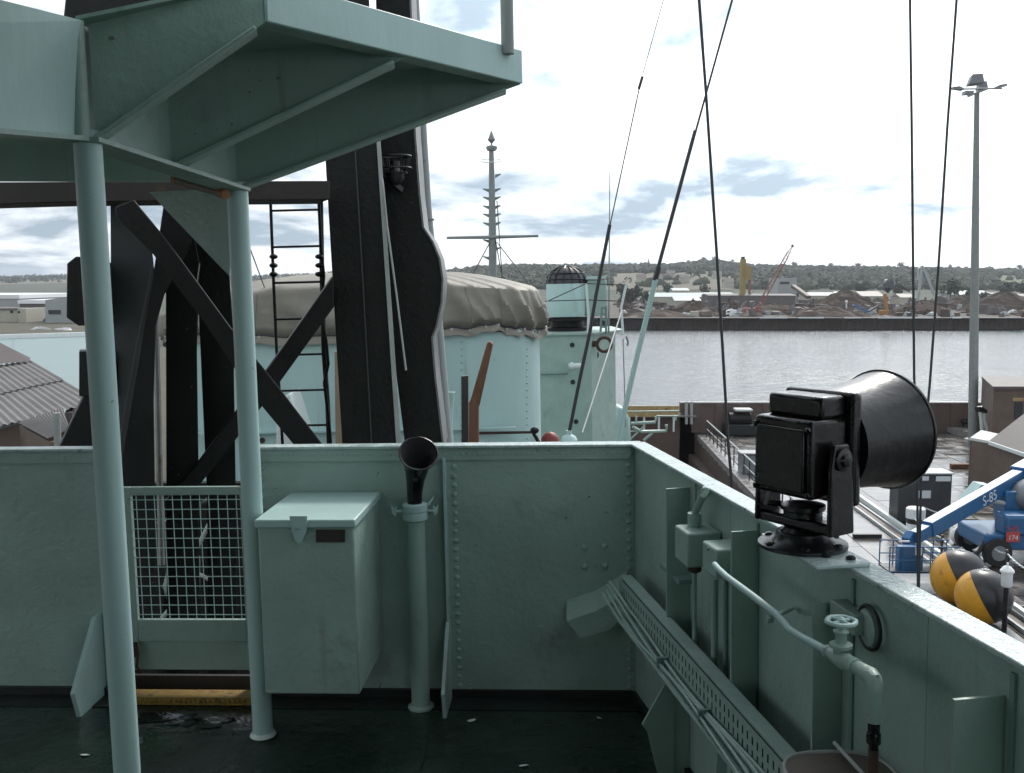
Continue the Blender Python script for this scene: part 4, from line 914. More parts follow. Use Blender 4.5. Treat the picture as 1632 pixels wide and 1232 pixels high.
ch = MB().prism([SY(985, 648, 19.5), SY(996, 652, 19.5), SY(1004, 668, 19.5), SY(1006, 700, 19.5), SY(1000, 720, 19.5), SY(975, 720, 19.5)], (0, .6, 0))
single('bow_chock', ch, 'mint_paint_pale', 'pale green rounded bow chock right of the deckhouse', 'chock', bevel=.05)
fr = thing('fore_rail', 'bent green guard rails reaching out beyond the bow chock', 'railing', SY(1010, 700, 21.5))
for pts, r_ in (([(1006, 675), (1044, 673), (1046, 664)], .035), ([(1008, 680), (1022, 688), (1062, 687), (1062, 677)], .035), ([(1000, 656), (1082, 655), (1084, 659), (1081, 663), (1046, 663)], .018), ([(1014, 672), (1014, 663)], .02), ([(1077, 670), (1077, 663)], .02), ([(1003, 702), (1028, 678)], .02), ([(1026, 702), (1040, 690)], .03), ([(1000, 688), (1016, 687)], .015)):
    part('bar', MB().tube([SY(px, py, 21.5) for px, py in pts], r_, 8), 'mint_paint', fr)

# ---- jack staff mast with yard
JY = 23.0
jk = thing('jack_staff', 'grey green pole mast with a yard and step irons above the canvas', 'mast', SY(786, 470, JY))
part('pole', MB().tube([SY(786, 520, JY), SY(785, 380, JY), SY(783, 236, JY)], [.10, .09, .055], 14), 'grey_paint', jk)
part('yard', MB().tube([SY(712, 379, JY - .1), SY(785, 378, JY - .1), SY(858, 376, JY - .1)], [.03, .042, .03], 10), 'grey_paint', jk)
part('truck', MB().lathe(SY(783, 207, JY), (0, 0, -1), [(.0, 0), (.09, .22), (.02, .30), (.02, .33), (.12, .36), (.13, .40), (.10, .46), (.03, .47), (.03, .60)], 8), 'grey_paint', jk)
for y_, sides in ((280, (1,)), (303, (-1, 1)), (316, (-1, 1)), (330, (-1, 1)), (343, (-1, 1)), (357, (-1, 1)), (384, (-1,)), (397, (1,)), (411, (-1,))):
    for s_ in sides:
        c = SY(784, y_, JY)
        part('step_iron', MB().prism([c + V((s_ * .07, 0, .025)), c + V((s_ * .20, 0, .045)), c + V((s_ * .20, 0, .02)), c + V((s_ * .07, 0, -.05))], (0, .05, 0)), 'grey_paint', jk)
c = SY(782, 256, JY)
part('hoop', MB().tube([c + V((.23 * math.copysign(abs(math.cos(a)) ** .5, math.cos(a)), .2 * math.sin(a), .06 * math.sin(a) )) for a in [2 * math.pi * k / 24 for k in range(24)]], .012, 6, closed=True), 'white_chip', jk)
for a, c in (((781, 386), (752, 440)), ((792, 386), (848, 458)), ((792, 320), (801, 452)), ((790, 384), (800, 440))):
    part('stay', MB().cyl(SY(*a, JY - .05), SY(*c, JY - .6), .012, 6), 'wire_black', jk)
single('whip_aerial', MB().tube([SY(970, 530, 17.4), SY(971, 400, 17.4), SY(972, 272, 17.4)], [.018, .012, .007], 6), 'grey_paint', 'thin whip aerial rising from the deckhouse roof', 'aerial')
single('halyard', MB().cyl(SY(397, 392, 9), SY(423, 462, 12), .006, 5), 'wire_black', 'thin slack line behind the ladder at the canvas edge', 'line')

# ---- rigging
def rig(name, label, segs, grp='rigging wires coming down from aloft'):
    t_ = thing(name, label, 'wire', SY(segs[-1][0][-1][0], segs[-1][0][-1][1], segs[-1][1]), grp)
    for pts, y_, r_, m_, nm in segs:
        y1 = y_ if not isinstance(y_, tuple) else None
        P = [SY(px, py, y_) for px, py in pts]; part(nm, MB().tube(P, r_, 8), m_, t_)
    return t_
rig('rigging_wire', 'dark wire crossing the thick stay and ending behind the side bulwark', [([(1112, -30), (1125, 145), (1142, 400), (1152, 560), (1160, 700), (1168, 790), (1196, 1390)], 7.0, .0105, 'wire_black', 'wire')])
rig('rigging_wire', 'thick leaning stay whose lower half is a pale green rod', [([(1178, -40), (1108, 212)], 7.5, .008, 'wire_black', 'wire'), ([(1108, 208), (1048, 430)], 7.5, .014, 'mast_black_grey', 'rod'), ([(1050, 425), (1044, 447)], 7.5, .020, 'wire_black', 'turnbuckle'), ([(1045, 445), (1010, 590), (985, 700), (838, 1345)], 7.5, .020, 'mint_paint_pale', 'rod')])
rg3 = rig('rigging_wire', 'thinnest wire running down to a pale foot by the deckhouse', [([(1060, -10), (1024, 120)], 10.0, .004, 'wire_black', 'wire'), ([(1024, 122), (1018, 142)], 10.0, .014, 'wire_black', 'insulator'), ([(1019, 140), (972, 360)], 10.0, .006, 'wire_black', 'wire'), ([(972, 358), (950, 470), (940, 530), (925, 600), (907, 690)], 10.0, .018, 'wire_black', 'wire')])
cw = SY(907, 700, 10.0)
part('foot', MB().lathe(cw, (0, 0, 1), [(.04, -.4), (.04, -.02), (.085, -.01), (.07, .025), (.03, .05), (.03, .09)], 18), 'mint_paint_pale', rg3)
rig('rigging_wire', 'left wire of the pair falling behind the horn', [([(1450, -20), (1453, 200), (1457, 600), (1462, 760), (1466, 1480)], 6.5, .0085, 'wire_black', 'wire')])
rig('rigging_wire', 'right wire of the pair falling behind the horn', [([(1526, -20), (1510, 200), (1496, 420), (1482, 610), (1468, 760), (1464, 960), (1440, 1470)], 6.6, .0085, 'wire_black', 'wire')])
single('signal_line', MB().cyl(SY(991, 495, DY - .2), SY(928, 690, DY - 3), .012, 5), 'pale_metal', 'slack pale line slanting across the deckhouse corner', 'line')
single('signal_line', MB().cyl(SY(993, 540, DY), SY(997, 680, DY), .010, 5), 'grey_paint', 'thin line hanging down the deckhouse right corner', 'line')
# list the ship
LM = Matrix.Translation(CAM) @ LIST.to_4x4() @ Matrix.Translation(-CAM)
for o in SHIPTOP:
    o.matrix_world = LM @ (Matrix.Translation(o.location) @ o.rotation_euler.to_matrix().to_4x4())
SHIP = False
# ================================================================== DOCK AND RIVER
ZQ = 1.7 - 10.0; ZW = 1.7 - 15.0; ZD = -17.5
YE = 65.5                                            # river wall line
def Q(px, py, z=None): return EZ(px, py, ZQ if z is None else z)
# water sheet
structure('river', MB().add([V((-5000, -300, ZW)), V((5000, -300, ZW)), V((5000, 5000, ZW)), V((-5000, 5000, ZW))], [(0, 1, 2, 3)]), 'river_water', smooth=False)
# dock edge on the right of the ship, running away from us
E0, E1 = Q(1094, 672), Q(1322, 912)
ED = (E0 - E1).normalized(); E0 = E1 + ED * ((YE - E1.y) / ED.y); EB = E1 - ED * ((E1.y + 6) / ED.y)
EXN = V((ED.y, -ED.x, 0))                            # to the right
quay_pts = [EB, E0, V((140, YE, ZQ)), V((140, -6, ZQ))]
structure('quay', MB().prism([p + V((0, 0, -.05)) for p in quay_pts], (0, 0, -9)), 'slab_joint', smooth=False)
quay = bpy.data.objects['quay']
# dock floor and end wall
structure('dock_floor', MB().add([V((-9, -8, ZD + 5)), V((14, -8, ZD + 5)), V((14, YE, ZD + 5)), V((-9, YE, ZD + 5))], [(0, 1, 2, 3)]), 'dock_stone', smooth=False)
dw = thing('dock_wall', 'dark stepped stone dock wall dropping below the quay edge', 'wall', E1)
for k in range(4):                                    # stepped altars
    z1 = ZQ - .35 - k * 1.1; o_ = -.06 - k * .45
    part('altar', MB().prism([EB + EXN * o_ + V((0, 0, z1 - ZQ)), E0 + EXN * o_ + V((0, 0, z1 - ZQ)), E0 + EXN * (o_ + .5) + V((0, 0, z1 - ZQ)), EB + EXN * (o_ + .5) + V((0, 0, z1 - ZQ))], (0, 0, -1.2)), 'dock_stone', dw, smooth=False)
cs = thing('dock_coping', 'pale coping stones along the wet dock edge', 'coping', E1)
L_ = (E0 - EB).length; k = 0; s_ = 0; first = None
while s_ < L_ - 1.5:
    a = EB + ED * s_
    if a.y > 24:
        if first is None:
            first = part('coping_stone', MB().prism([a + EXN * -.12, a + ED * 1.48 + EXN * -.12, a + ED * 1.48 + EXN * .55, a + EXN * .55], (0, 0, -.4)), 'coping', cs, bevel=.02, smooth=False); fa = a
        else: copy_part(first, cs, a - fa + V((0, 0, random.uniform(-.008, .008))))
    s_ += 1.5
# wet paving slabs, laid in courses parallel to the dock
sl_m = None; dk = None
for r_ in range(9):
    w_ = 1.55; l_ = 2.3; off = (r_ % 2) * 1.1
    for c_ in range(19):
        a = E1 + ED * (-8 + c_ * l_ + off) + EXN * (.60 + r_ * w_)
        if a.y < 24.5 or a.y > YE - 2.5: continue
        if sl_m is None:
            bm_ = MB().prism([a, a + ED * (l_ - .03), a + ED * (l_ - .03) + EXN * (w_ - .03), a + EXN * (w_ - .03)], (0, 0, -.08))
            BASE['quay'] = BASE['quay']; sl_m = part('paving_slab', bm_, 'wet_slab', quay, smooth=False); sa = a
            sl_m.location = (0, 0, 0)
        else:
            if r_ >= 2 and dk is None:
                dk = sl_m.data.copy(); dk.materials.clear(); dk.materials.append(MATS['wet_slab_dark'])
            p = copy_part(sl_m, quay, a - sa + V((0, 0, random.uniform(-.012, .004))))
            if r_ >= 2: p.data = dk
rest = MB()
o6 = .60 + 9 * 1.55
rest.prism([EB + EXN * o6, E0 + EXN * o6, V((140, YE, ZQ)), V((140, -6, ZQ))], (0, 0, -.04))
structure('dock_road', rest, 'wet_road', smooth=False)
# river parapet across the end of quay and dock
rw = thing('river_wall', 'long brown sheet wall along the river at the quay end', 'wall', V((30, YE, ZQ)))
zrw = EY(1400, 643, YE).z
prev = None
xa = EY(1084, 650, YE).x
part('panel', MB().box(((xa + 60) / 2 - 0, YE + .2, (zrw + ZW) / 2), (60 - xa, .4, zrw - ZW)), 'sheet_brown', rw, smooth=False)
for k in range(18):
    x_ = xa + 1 + k * 1.55
    bmx = MB().box((x_, YE - .04, (zrw + ZQ) / 2), (.5, .08, zrw - ZQ - .02))
    if prev is None: prev = part('pile_rib', bmx, 'sheet_brown', rw); px_ = x_
    else: copy_part(prev, rw, (x_ - px_, 0, 0))
part('wall_cap', MB().box(((xa + 60) / 2, YE + .2, zrw + .04), (60 - xa, .55, .08)), 'coping', rw)
cg = thing('caisson', 'brown dock gate closing the dock towards the river', 'dock gate', V((0, YE, ZD)))
zc0 = EY(1050, 651, YE).z
part('gate_wall', MB().box((xa / 2 - 5, YE + .6, (zc0 - .5 + ZW - 2) / 2), (xa + 12, 1.2, zc0 - .5 - ZW + 2)), 'sheet_brown', cg, smooth=False)
part('gate_walk', MB().box((xa / 2 - 5, YE + .3, zc0 - .46), (xa + 12, 1.8, .08)), 'coping', cg)
yb0, yb1 = EY(996, 664, YE - 1.2), EY(1082, 647, YE - 1.2)
part('yellow_board', MB().box(((yb0.x + yb1.x) / 2, YE - 1.2, (yb0.z + yb1.z) / 2), (yb1.x - yb0.x, .08, yb1.z - yb0.z)), 'site_yellow', cg, smooth=False)
for k in range(4):
    x_ = yb0.x + .3 + k * (yb1.x - yb0.x - .6) / 3
    part('board_post', MB().box((x_, YE - 1.1, yb0.z - .3), (.12, .12, 1.4)), 'white_chip', cg)
for px in (1094, 1102):
    a = EY(px, 640, YE - .5); part('post', MB().cyl(a, EY(px, 676, YE - .5), .10, 8), 'galv', cg)

# dark dockside plant between the railing and the river wall
dp = thing('dockside_winch', 'dark dockside winch with pale curved hood near the river wall', 'winch', Q(1180, 700))
p = Q(1178, 692)
part('bed', MB().box(p + V((0, 0, .35)), (2.0, 1.4, .7)), 'waterway_black', dp, bevel=.05)
part('drum', MB().cyl(p + V((-.7, 0, 1.0)), p + V((.7, 0, 1.0)), .42, 14), 'mast_black', dp)
part('hood', MB().box(p + V((.2, 0, 1.62)), (1.1, .9, .16)), 'white_chip', dp, bevel=.05)
part('hood_post', MB().cyl(p + V((.2, .3, .7)), p + V((.2, .3, 1.55)), .06, 8), 'grey_paint', dp)
# dock edge railing, far stretch
def railing(name, label, y0, y1, off, n, h=1.05):
    t0 = (y0 - E1.y) / ED.y; t1 = (y1 - E1.y) / ED.y
    a0, a1 = E1 + ED * t0 + EXN * off, E1 + ED * t1 + EXN * off
    t_ = thing(name, label, 'railing', a0, 'railings along the dock edge'); f_ = None
    for k in range(n):
        a = a0.lerp(a1, k / (n - 1))
        if f_ is None: f_ = part('post', MB().cyl(a, a + V((0, 0, h)), .035, 8), 'wire_black', t_); fa = a
        else: copy_part(f_, t_, a - fa)
    part('top_rail', MB().cyl(a0 + V((0, 0, h)), a1 + V((0, 0, h)), .045, 8), 'galv', t_)
    part('mid_rail', MB().cyl(a0 + V((0, 0, h * .5)), a1 + V((0, 0, h * .5)), .03, 8), 'galv', t_)
railing('dock_railing', 'dock railing stretch farthest off, by the river wall', 63.5, 52.5, .35, 9)
railing('dock_railing', 'dock railing stretch passing behind the foot of the horn', 51.0, 39.5, .35, 9)
# landing stage hanging at the dock wall
a, c = EZ(1112, 712, ZQ - 1.4), EZ(1134, 736, ZQ - 1.4)
single('landing_grid', MB().prism([a, c, c + V((.9, .2, 0)), a + V((.9, .2, 0))], (0, 0, -.1)), 'coping', 'small pale landing stage on the dock wall below the railing', 'platform', smooth=False)
# crane rails set in the quay
cr = thing('crane_rail', 'pair of pale crane rails with timber between on the quay', 'rails', Q(1400, 835))
for (a, c) in (((1353, 804), (1440, 868)), ((1362, 800), (1452, 863))):
    p0, p1 = Q(*a), Q(*c); d_ = (p1 - p0).normalized(); p1 = p1 + d_ * 14; p0 = p0 - d_ * 6
    part('rail', MB().beam(p0 + V((0, 0, .06)), p1 + V((0, 0, .06)), .09, .12), 'galv', cr)
p0, p1 = Q(1366, 794), Q(1455, 858); d_ = (p1 - p0).normalized()
part('kerb', MB().beam(p0 - d_ * 4 + V((0, 0, .12)), p1 + d_ * 16 + V((0, 0, .12)), .16, .22), 'white_chip', cr)
part('timber', MB().beam(Q(1358, 802) + V((.0, 0, .03)), Q(1446, 866) + d_ * 14 + V((0, 0, .03)), .28, .05), 'sheet_brown', cr)
single('drain_bar', MB().box(Q(1382, 857) + V((0, 0, .08)), (1.1, .16, .14)), 'waterway_black', 'short black bar lying on the wet slabs', 'bar')
# floodlight mast
FY = 62.5
fm0 = Q(1551, 701); fm0.y = FY; fx = EY(1551, 690, FY).x
ftop = EY(1557, 148, FY)
fm = thing('floodlight_mast', 'tall grey floodlight mast with lamps on cross arms', 'lamp post', V((fx, FY, ZQ)))
part('pole', MB().tube([V((fx, FY, ZQ)), V((fx * .5 + ftop.x * .5, FY, (ZQ + ftop.z) / 2)), ftop], [.30, .24, .15], 16), 'grey_paint', fm)
part('base', MB().lathe(V((fx, FY, ZQ)), (0, 0, 1), [(.5, 0), (.5, .05), (.32, .12)], 16), 'galv', fm)
part('cross_arm', MB().cyl(EY(1524, 142, FY), EY(1597, 141, FY), .05, 8), 'grey_paint', fm)
part('cross_arm', MB().beam(ftop + V((0, -1.2, 0)), ftop + V((0, 1.2, 0)), .1, .1), 'grey_paint', fm)
for px, py, s_ in ((1527, 142, -1), (1597, 139, 1)):
    c = EY(px, py, FY)
    part('floodlight', MB().prism([c + V((-.34, 0, -.05)), c + V((.34, 0, .10)), c + V((.30, 0, .22)), c + V((-.10, 0, .16)), c + V((-.36, 0, .04))] if s_ > 0 else [c + V((.34, 0, -.05)), c + V((-.34, 0, .04)), c + V((-.30, 0, .14)), c + V((.10, 0, .18)), c + V((.36, 0, .06))], (0, .4, 0)), 'hood_grey', fm)
c = EY(1558, 128, FY - 1.1); part('floodlight', MB().prism([c + V((-.5, 0, -.2)), c + V((.42, 0, -.1)), c + V((.3, 0, .4)), c + V((-.3, 0, .36))], (0, .45, -.1)), 'hood_grey', fm)
c = EY(1567, 137, FY + .6); part('floodlight', MB().prism([c + V((-.3, 0, -.28)), c + V((.34, 0, -.2)), c + V((.2, 0, .3)), c + V((-.2, 0, .26))], (0, .4, 0)), 'hood_grey', fm)
c = EY(1546, 147, FY - 1.3); part('floodlight', MB().prism([c + V((-.32, 0, -.12)), c + V((.2, 0, -.1)), c + V((.26, 0, .08)), c + V((-.24, 0, .10))], (0, .5, 0)), 'hood_grey', fm)
# brown flat-roofed hut by the river wall
hy = 60.0
a, c = EY(1562, 622, hy), EY(1581, 619, hy - 2.6)
ht = thing('flat_roof_hut', 'brown flat roofed hut at the river wall', 'hut', V((EY(1620, 690, 58).x, 58, ZQ)))
f_l = EY(1580, 690, 57).x; zh = EY(1600, 620, 57).z
part('wall', MB().prism([V((f_l, 57, ZQ)), V((f_l + 9, 57, ZQ)), V((f_l + 9, 62.5, ZQ)), V((EY(1563, 650, 62.5).x, 62.5, ZQ))], (0, 0, zh - ZQ)), 'brick_brown', ht, smooth=False)
part('roof', MB().prism([V((f_l - .12, 56.85, zh)), V((f_l + 9.2, 56.85, zh)), V((f_l + 9.2, 62.8, zh)), V((EY(1562, 650, 62.8).x, 62.8, zh))], (0, 0, .16)), 'roof_brown', ht, smooth=False)
d0, d1 = EY(1616, 668, 56.99), EY(1630, 641, 56.99)
part('door', MB().box(((d0.x + d1.x) / 2, 56.98, (d0.z + d1.z) / 2), (d1.x - d0.x, .05, d1.z - d0.z)), 'dark_glass', ht)
d0, d1 = EY(1614, 639, 56.99), EY(1631, 634, 56.99)
part('sign_board', MB().box(((d0.x + d1.x) / 2, 56.97, (d0.z + d1.z) / 2), (d1.x - d0.x, .04, d1.z - d0.z)), 'site_yellow', ht)
# corrugated shed with low pitched roof
ze = -6.0
K0, K1, K2 = EZ(1546, 700, ze), EZ(1579, 706, ze), EZ(1655, 732, ze); dK = (K2 - K1).normalized(); K2 = K1 + dK * 9
sh = thing('corrugated_shed', 'brown corrugated shed with pitched roof and pale eaves', 'shed', V((K1.x, K1.y, ZQ)))
back = K0 + dK * 9
def corr_wall(p, q_, z0, z1, pitch=.22, amp=.03):
    d_ = (q_ - p); d_.z = 0; L__ = d_.length; d_.normalize(); n_ = V((d_.y, -d_.x, 0)); mb = MB(); vs = []; n = int(L__ / pitch * 4)
    for k in range(n + 1):
        s_ = L__ * k / n; o = n_ * amp * math.sin(2 * math.pi * s_ / pitch); b0 = V((p.x, p.y, 0)) + d_ * s_ + o
        vs += [b0 + V((0, 0, z0)), b0 + V((0, 0, z1))]
    return mb.add(vs, [(2 * k, 2 * k + 2, 2 * k + 3, 2 * k + 1) for k in range(n)])
part('side_wall', corr_wall(K0, K1, ZQ, ze), 'shed_brown', sh, fix=False); part('front_wall', corr_wall(K1, K2, ZQ, ze), 'brick_brown', sh, fix=False)
M0 = EY(1642, 656, 53.0); M1 = M0 + dK * 9
part('core', MB().prism([V((p.x, p.y, ZQ)) for p in (K0 + dK * .15, K1 + dK * .15 + (K0 - K1) * .05, K2 + (K0 - K1) * .05, M1, M0)], (0, 0, ze - ZQ - .03)), 'brick_brown', sh, smooth=False)
part('end_wall', MB().prism([K1 + dK * .06, M0 + dK * .06, V((M0.x, M0.y, ZQ)) + dK * .06, V((K1.x, K1.y, ZQ)) + dK * .06], dK * .08), 'brick_brown', sh, smooth=False)
ev = V((0, 0, .03)); ov = (K1 - M0); ov.z = 0; ov = ov.normalized() * .25
part('roof', MB().prism([K1 + ev + ov - dK * .1, K2 + ev + ov, M1 + ev, M0 + ev - dK * .1], (0, 0, .07)), 'roof_dark', sh, smooth=False)
K0b = K0 + (M0 - K1) * .25; 
part('porch_roof', MB().prism([K0 + ev, K1 + ev, K1 + (M0 - K1) * .25 * .9, K0b], (0, 0, .05)), 'galv', sh, smooth=False)
part('eaves_trim', MB().beam(K1 + ov * 1.2 + V((0, 0, .04)), K2 + ov * 1.2 + V((0, 0, .04)), .08, .16), 'white_chip', sh); part('gable_trim', MB().beam(K0, K1, .06, .10), 'white_chip', sh)
# odd steel cap with two pale legs between mast and hut
cpst = EY(1565, 685, 58.5); zc = EY(1565, 654, 58.5).z
cp = thing('fender_frame', 'dark capped frame on two pale bent legs by the hut', 'frame', V((cpst.x, 58.5, ZQ)))
part('cap', MB().tube([EY(1556, 652, 58.5), EY(1563, 652, 58.5), EY(1572, 657, 58.5)], [.16, .2, .12], 10), 'gloss_black', cp)
part('leg', MB().tube([EY(1562, 656, 58.5), EY(1564, 668, 58.5), EY(1565, 684, 58.5)], .11, 8), 'white_chip', cp)
part('leg', MB().tube([EY(1569, 656, 58.5), EY(1568, 668, 58.5), EY(1574, 686, 58.5)], .10, 8), 'white_chip', cp)
kb = EZ(1510, 697, ZQ)
single('kerb_platform', MB().prism([Q(1497, 686), Q(1545, 698), Q(1556, 690), Q(1500, 679)], (0, 0, .35)), 'coping', 'low pale kerbed platform left of the floodlight mast', 'platform', smooth=False)
bo = Q(1540, 690); bl = thing('mooring_bollard', 'black mushroom bollard at the mast foot', 'bollard', bo)
part('stem', MB().lathe(bo, (0, 0, 1), [(.3, 0), (.22, .1), (.2, .6), (.34, .72), (.34, .86), (.1, .95)], 14), 'gloss_black', bl)
single('sleeper', MB().box(Q(1530, 746) + V((0, 0, .12)), (1.0, .3, .22)), 'timber', 'dark timber sleeper lying before the corrugated shed', 'sleeper')
# dark kiosk with pale notices
ky = 10 * F / (838 - HOR); k0, k1 = EY(1430, 838, ky), EY(1518, 756, ky)
ko = thing('notice_cabin', 'dark square cabin carrying pale notices behind the horn', 'cabin', V(((k0.x + k1.x) / 2, ky, ZQ)))
part('body', MB().box(((k0.x + k1.x) / 2, ky + .5, (ZQ + k1.z) / 2), (k1.x - k0.x, 1.0, k1.z - ZQ)), 'mast_black_grey', ko, bevel=.03)
part('roof_sheet', MB().box(((k0.x + k1.x) / 2, ky + .5, k1.z + .03), (k1.x - k0.x + .12, 1.12, .05)), 'galv', ko)
for x0_, y0_, x1_, y1_ in ((1492, 759, 1515, 767), (1468, 759, 1480, 766), (1461, 782, 1483, 794), (1436, 765, 1452, 771)):
    a, c = EY(x0_, y0_, ky - .02), EY(x1_, y1_, ky - .02); part('notice', MB().box(((a.x + c.x) / 2, ky - .02, (a.z + c.z) / 2), (abs(c.x - a.x), .03, abs(c.z - a.z))), 'sign_pale', ko)
bb = Q(1458, 850); bdm = thing('banded_drum', 'white drum with a dark band standing before the cabin', 'drum', bb)
part('drum', MB().lathe(bb, (0, 0, 1), [(.34, 0), (.34, .42)], 20), 'white_paint', bdm); part('band', MB().lathe(bb, (0, 0, 1), [(.335, .421), (.335, .63)], 20), 'buoy_black', bdm); part('drum_top', MB().lathe(bb, (0, 0, 1), [(.37, .631), (.37, 1.0), (.32, 1.04)], 20), 'white_paint', bdm)
sk = Q(1527, 866); sg = thing('white_sack', 'slumped white sack beside the boom lift wheels', 'sack', sk)
part('bag', MB().blob(sk + V((0, 0, .3)), .3, .26, .36, 10, 7, .06), 'white_paint', sg); part('neck', MB().blob(sk + V((.05, 0, .62)), .12, .1, .1, 8, 5, .1), 'white_paint', sg)
# chain fences
def chain_fence(label, pts, hgt=.85):
    P = [Q(x, y) for x, y in pts]; t_ = thing('chain_fence', label, 'chain fence', P[0], 'white chains on posts along the quay'); f_ = None
    for p in P:
        if f_ is None: f_ = part('post', MB().cyl(p, p + V((0, 0, hgt)), .045, 8).lathe(p + V((0, 0, hgt)), (0, 0, 1), [(.06, 0), (.05, .06), (.01, .08)], 8), 'wire_black', t_); fp_ = p
        else: copy_part(f_, t_, p - fp_)
    for a, c in zip(P, P[1:]):
        mb = MB(); n = int((c - a).length / .12); last = None
        for k in range(n + 1):
            s_ = k / n; p = a.lerp(c, s_) + V((0, 0, hgt - .06 - .22 * 4 * s_ * (1 - s_) * .6))
            if last: mb.beam(last, p, .055 if k % 2 else .025, .025 if k % 2 else .055)
            last = p
        part('chain', mb, 'white_chip', t_)
chain_fence('far chain fence running from the cabin to the boom lift', [(1390, 806), (1434, 812), (1500, 850)][1:])
chain_fence('chain fence passing before the blue chassis of the boom lift', [(1532, 868), (1569, 894), (1603, 918), (1650, 950)])
chain_fence('chain fence ending behind the black and yellow buoys', [(1448, 848), (1500, 892), (1552, 930), (1600, 965)])
# boom lift
by = 35.5; bg0 = Q(1590, 888)
bl = thing('boom_lift', 'bright blue boom lift with lowered boom and basket', 'boom lift', V((bg0.x + 1.2, by, ZQ)))
pv = EY(1628, 752, 36.6); tip = EY(1478, 838, 33.2)
bd_ = (tip - pv).normalized(); bxs = bd_.cross(V((0, 0, 1))).normalized(); bup = bxs.cross(bd_).normalized()
part('boom', MB().box((pv + tip) / 2 - bup * .12, (.42, (pv - tip).length, .52), (bxs, bd_, bup)), 'boom_blue', bl, bevel=.03)
t2 = tip + bd_ * .75
part('boom_extension', MB().box((t2 + tip) / 2 - bup * .14, (.32, .8, .40), (bxs, bd_, bup)), 'boom_blue', bl, bevel=.02)
part('boom_head', MB().prism([t2 + bup * .05, t2 + bd_ * .3 - bup * .1, t2 + bd_ * .25 - bup * .75, t2 - bup * .6], bxs * .3), 'boom_blue', bl, bevel=.02)
part('pivot_block', MB().box(pv - bd_ * .35 + V((0, 0, -.15)), (.7, 1.0, .75), (bxs, bd_, bup)), 'boom_blue', bl, bevel=.05)
cbx = bg0.x + .75; 
part('chassis', MB().box((cbx, by, ZQ + .85), (3.6, 2.2, .55)), 'boom_blue', bl, bevel=.06)
part('side_cover', MB().box((cbx + .35, by - .75, ZQ + 1.45), (3.0, .9, .75)), 'boom_blue', bl, bevel=.12)
hd = MB().blob((cbx + 1.0, by + .1, ZQ + 2.25), 1.35, 1.0, .75, 18, 10)
part('engine_hood', hd, 'hood_grey', bl)
part('turret', MB().box((cbx + .1, by + .35, ZQ + 1.9), (1.5, .9, 1.1)), 'boom_blue', bl, bevel=.05)
part('riser', MB().beam(V((cbx + .2, by + .4, ZQ + 2.0)), pv + V((-.1, 0, -.4)), .45, .4), 'boom_blue', bl)
part('lift_cylinder', MB().cyl(V((cbx - .2, by + .1, ZQ + 1.9)), pv.lerp(tip, .38) - bup * .35, .09, 12), 'pale_metal', bl)
for dx in (-1.35, 1.35):
    for dy_ in (-1.1, 1.1):
        wl = part('wheel', MB().lathe(V((cbx + dx, by + dy_ - .17, ZQ + .5)), (0, 1, 0), [(.30, 0), (.47, .02), (.5, .08), (.5, .27), (.47, .33), (.30, .35)], 24), 'tyre', bl)
        part('rim', MB().lathe(V((cbx + dx, by + dy_ - .19, ZQ + .5)), (0, 1, 0), [(.27, 0), (.27, .36)], 16), 'hood_grey', wl)
part('beacon', MB().lathe(V((cbx - .9, by, ZQ + 2.35)), (0, 0, 1), [(.07, 0), (.07, .1), (.03, .14)], 10), 'plant_orange', bl)
part('step_cover', MB().prism([V((cbx - 1.7, by + .6, ZQ + 1.9)), V((cbx - .9, by + .6, ZQ + 1.9)), V((cbx - .8, by + .6, ZQ + 2.5)), V((cbx - 1.2, by + .6, ZQ + 2.55))], (0, .7, 0)), 'mint_paint_pale', bl)
def lettering(txt, org, xdir, ydir, size, m_, parent):
    cu = bpy.data.curves.new('txt', 'FONT'); cu.body = txt; cu.size = size; cu.extrude = .004
    tmp = bpy.data.objects.new('txt', cu); sc.collection.objects.link(tmp); dg = bpy.context.evaluated_depsgraph_get()
    me = bpy.data.meshes.new_from_object(tmp.evaluated_get(dg)); bpy.data.objects.remove(tmp)
    n_ = xdir.cross(ydir); M_ = Matrix((xdir, ydir, n_)).transposed().to_4x4(); M_.translation = org - BASE[parent.name]
    me.transform(M_); me.materials.clear(); me.materials.append(MATS[m_])
    o = link('lettering', me); o.parent = parent; return o
side = bxs if bxs.y < 0 else -bxs
mid_ = pv.lerp(tip, .50) + side * .222 - bup * .30
xd = -bd_ if (-bd_).x > 0 else bd_; ydn = bup
lettering('S-85', mid_ , xd, ydn, .52, 'sign_pale', bl)
pnl = V((cbx - .15, by - 1.215, ZQ + 1.15))
pn0, pn1 = EY(1603, 864, by - 1.21), EY(1626, 838, by - 1.21)
part('number_plate', MB().box(((pn0.x + pn1.x) / 2, by - 1.215, pn0.z + (pn1.z - pn0.z) * .32), (pn1.x - pn0.x, .02, (pn1.z - pn0.z) * .62)), 'sign_red', bl)
lettering('S-85', V((pn0.x, by - 1.222, pn0.z + (pn1.z - pn0.z) * .70)), V((1, 0, 0)), V((0, 0, 1)), .24, 'sign_red', bl)
lettering('174', V((pn0.x + .06, by - 1.23, pn0.z + .08)), V((1, 0, 0)), V((0, 0, 1)), .24, 'sign_pale', bl)
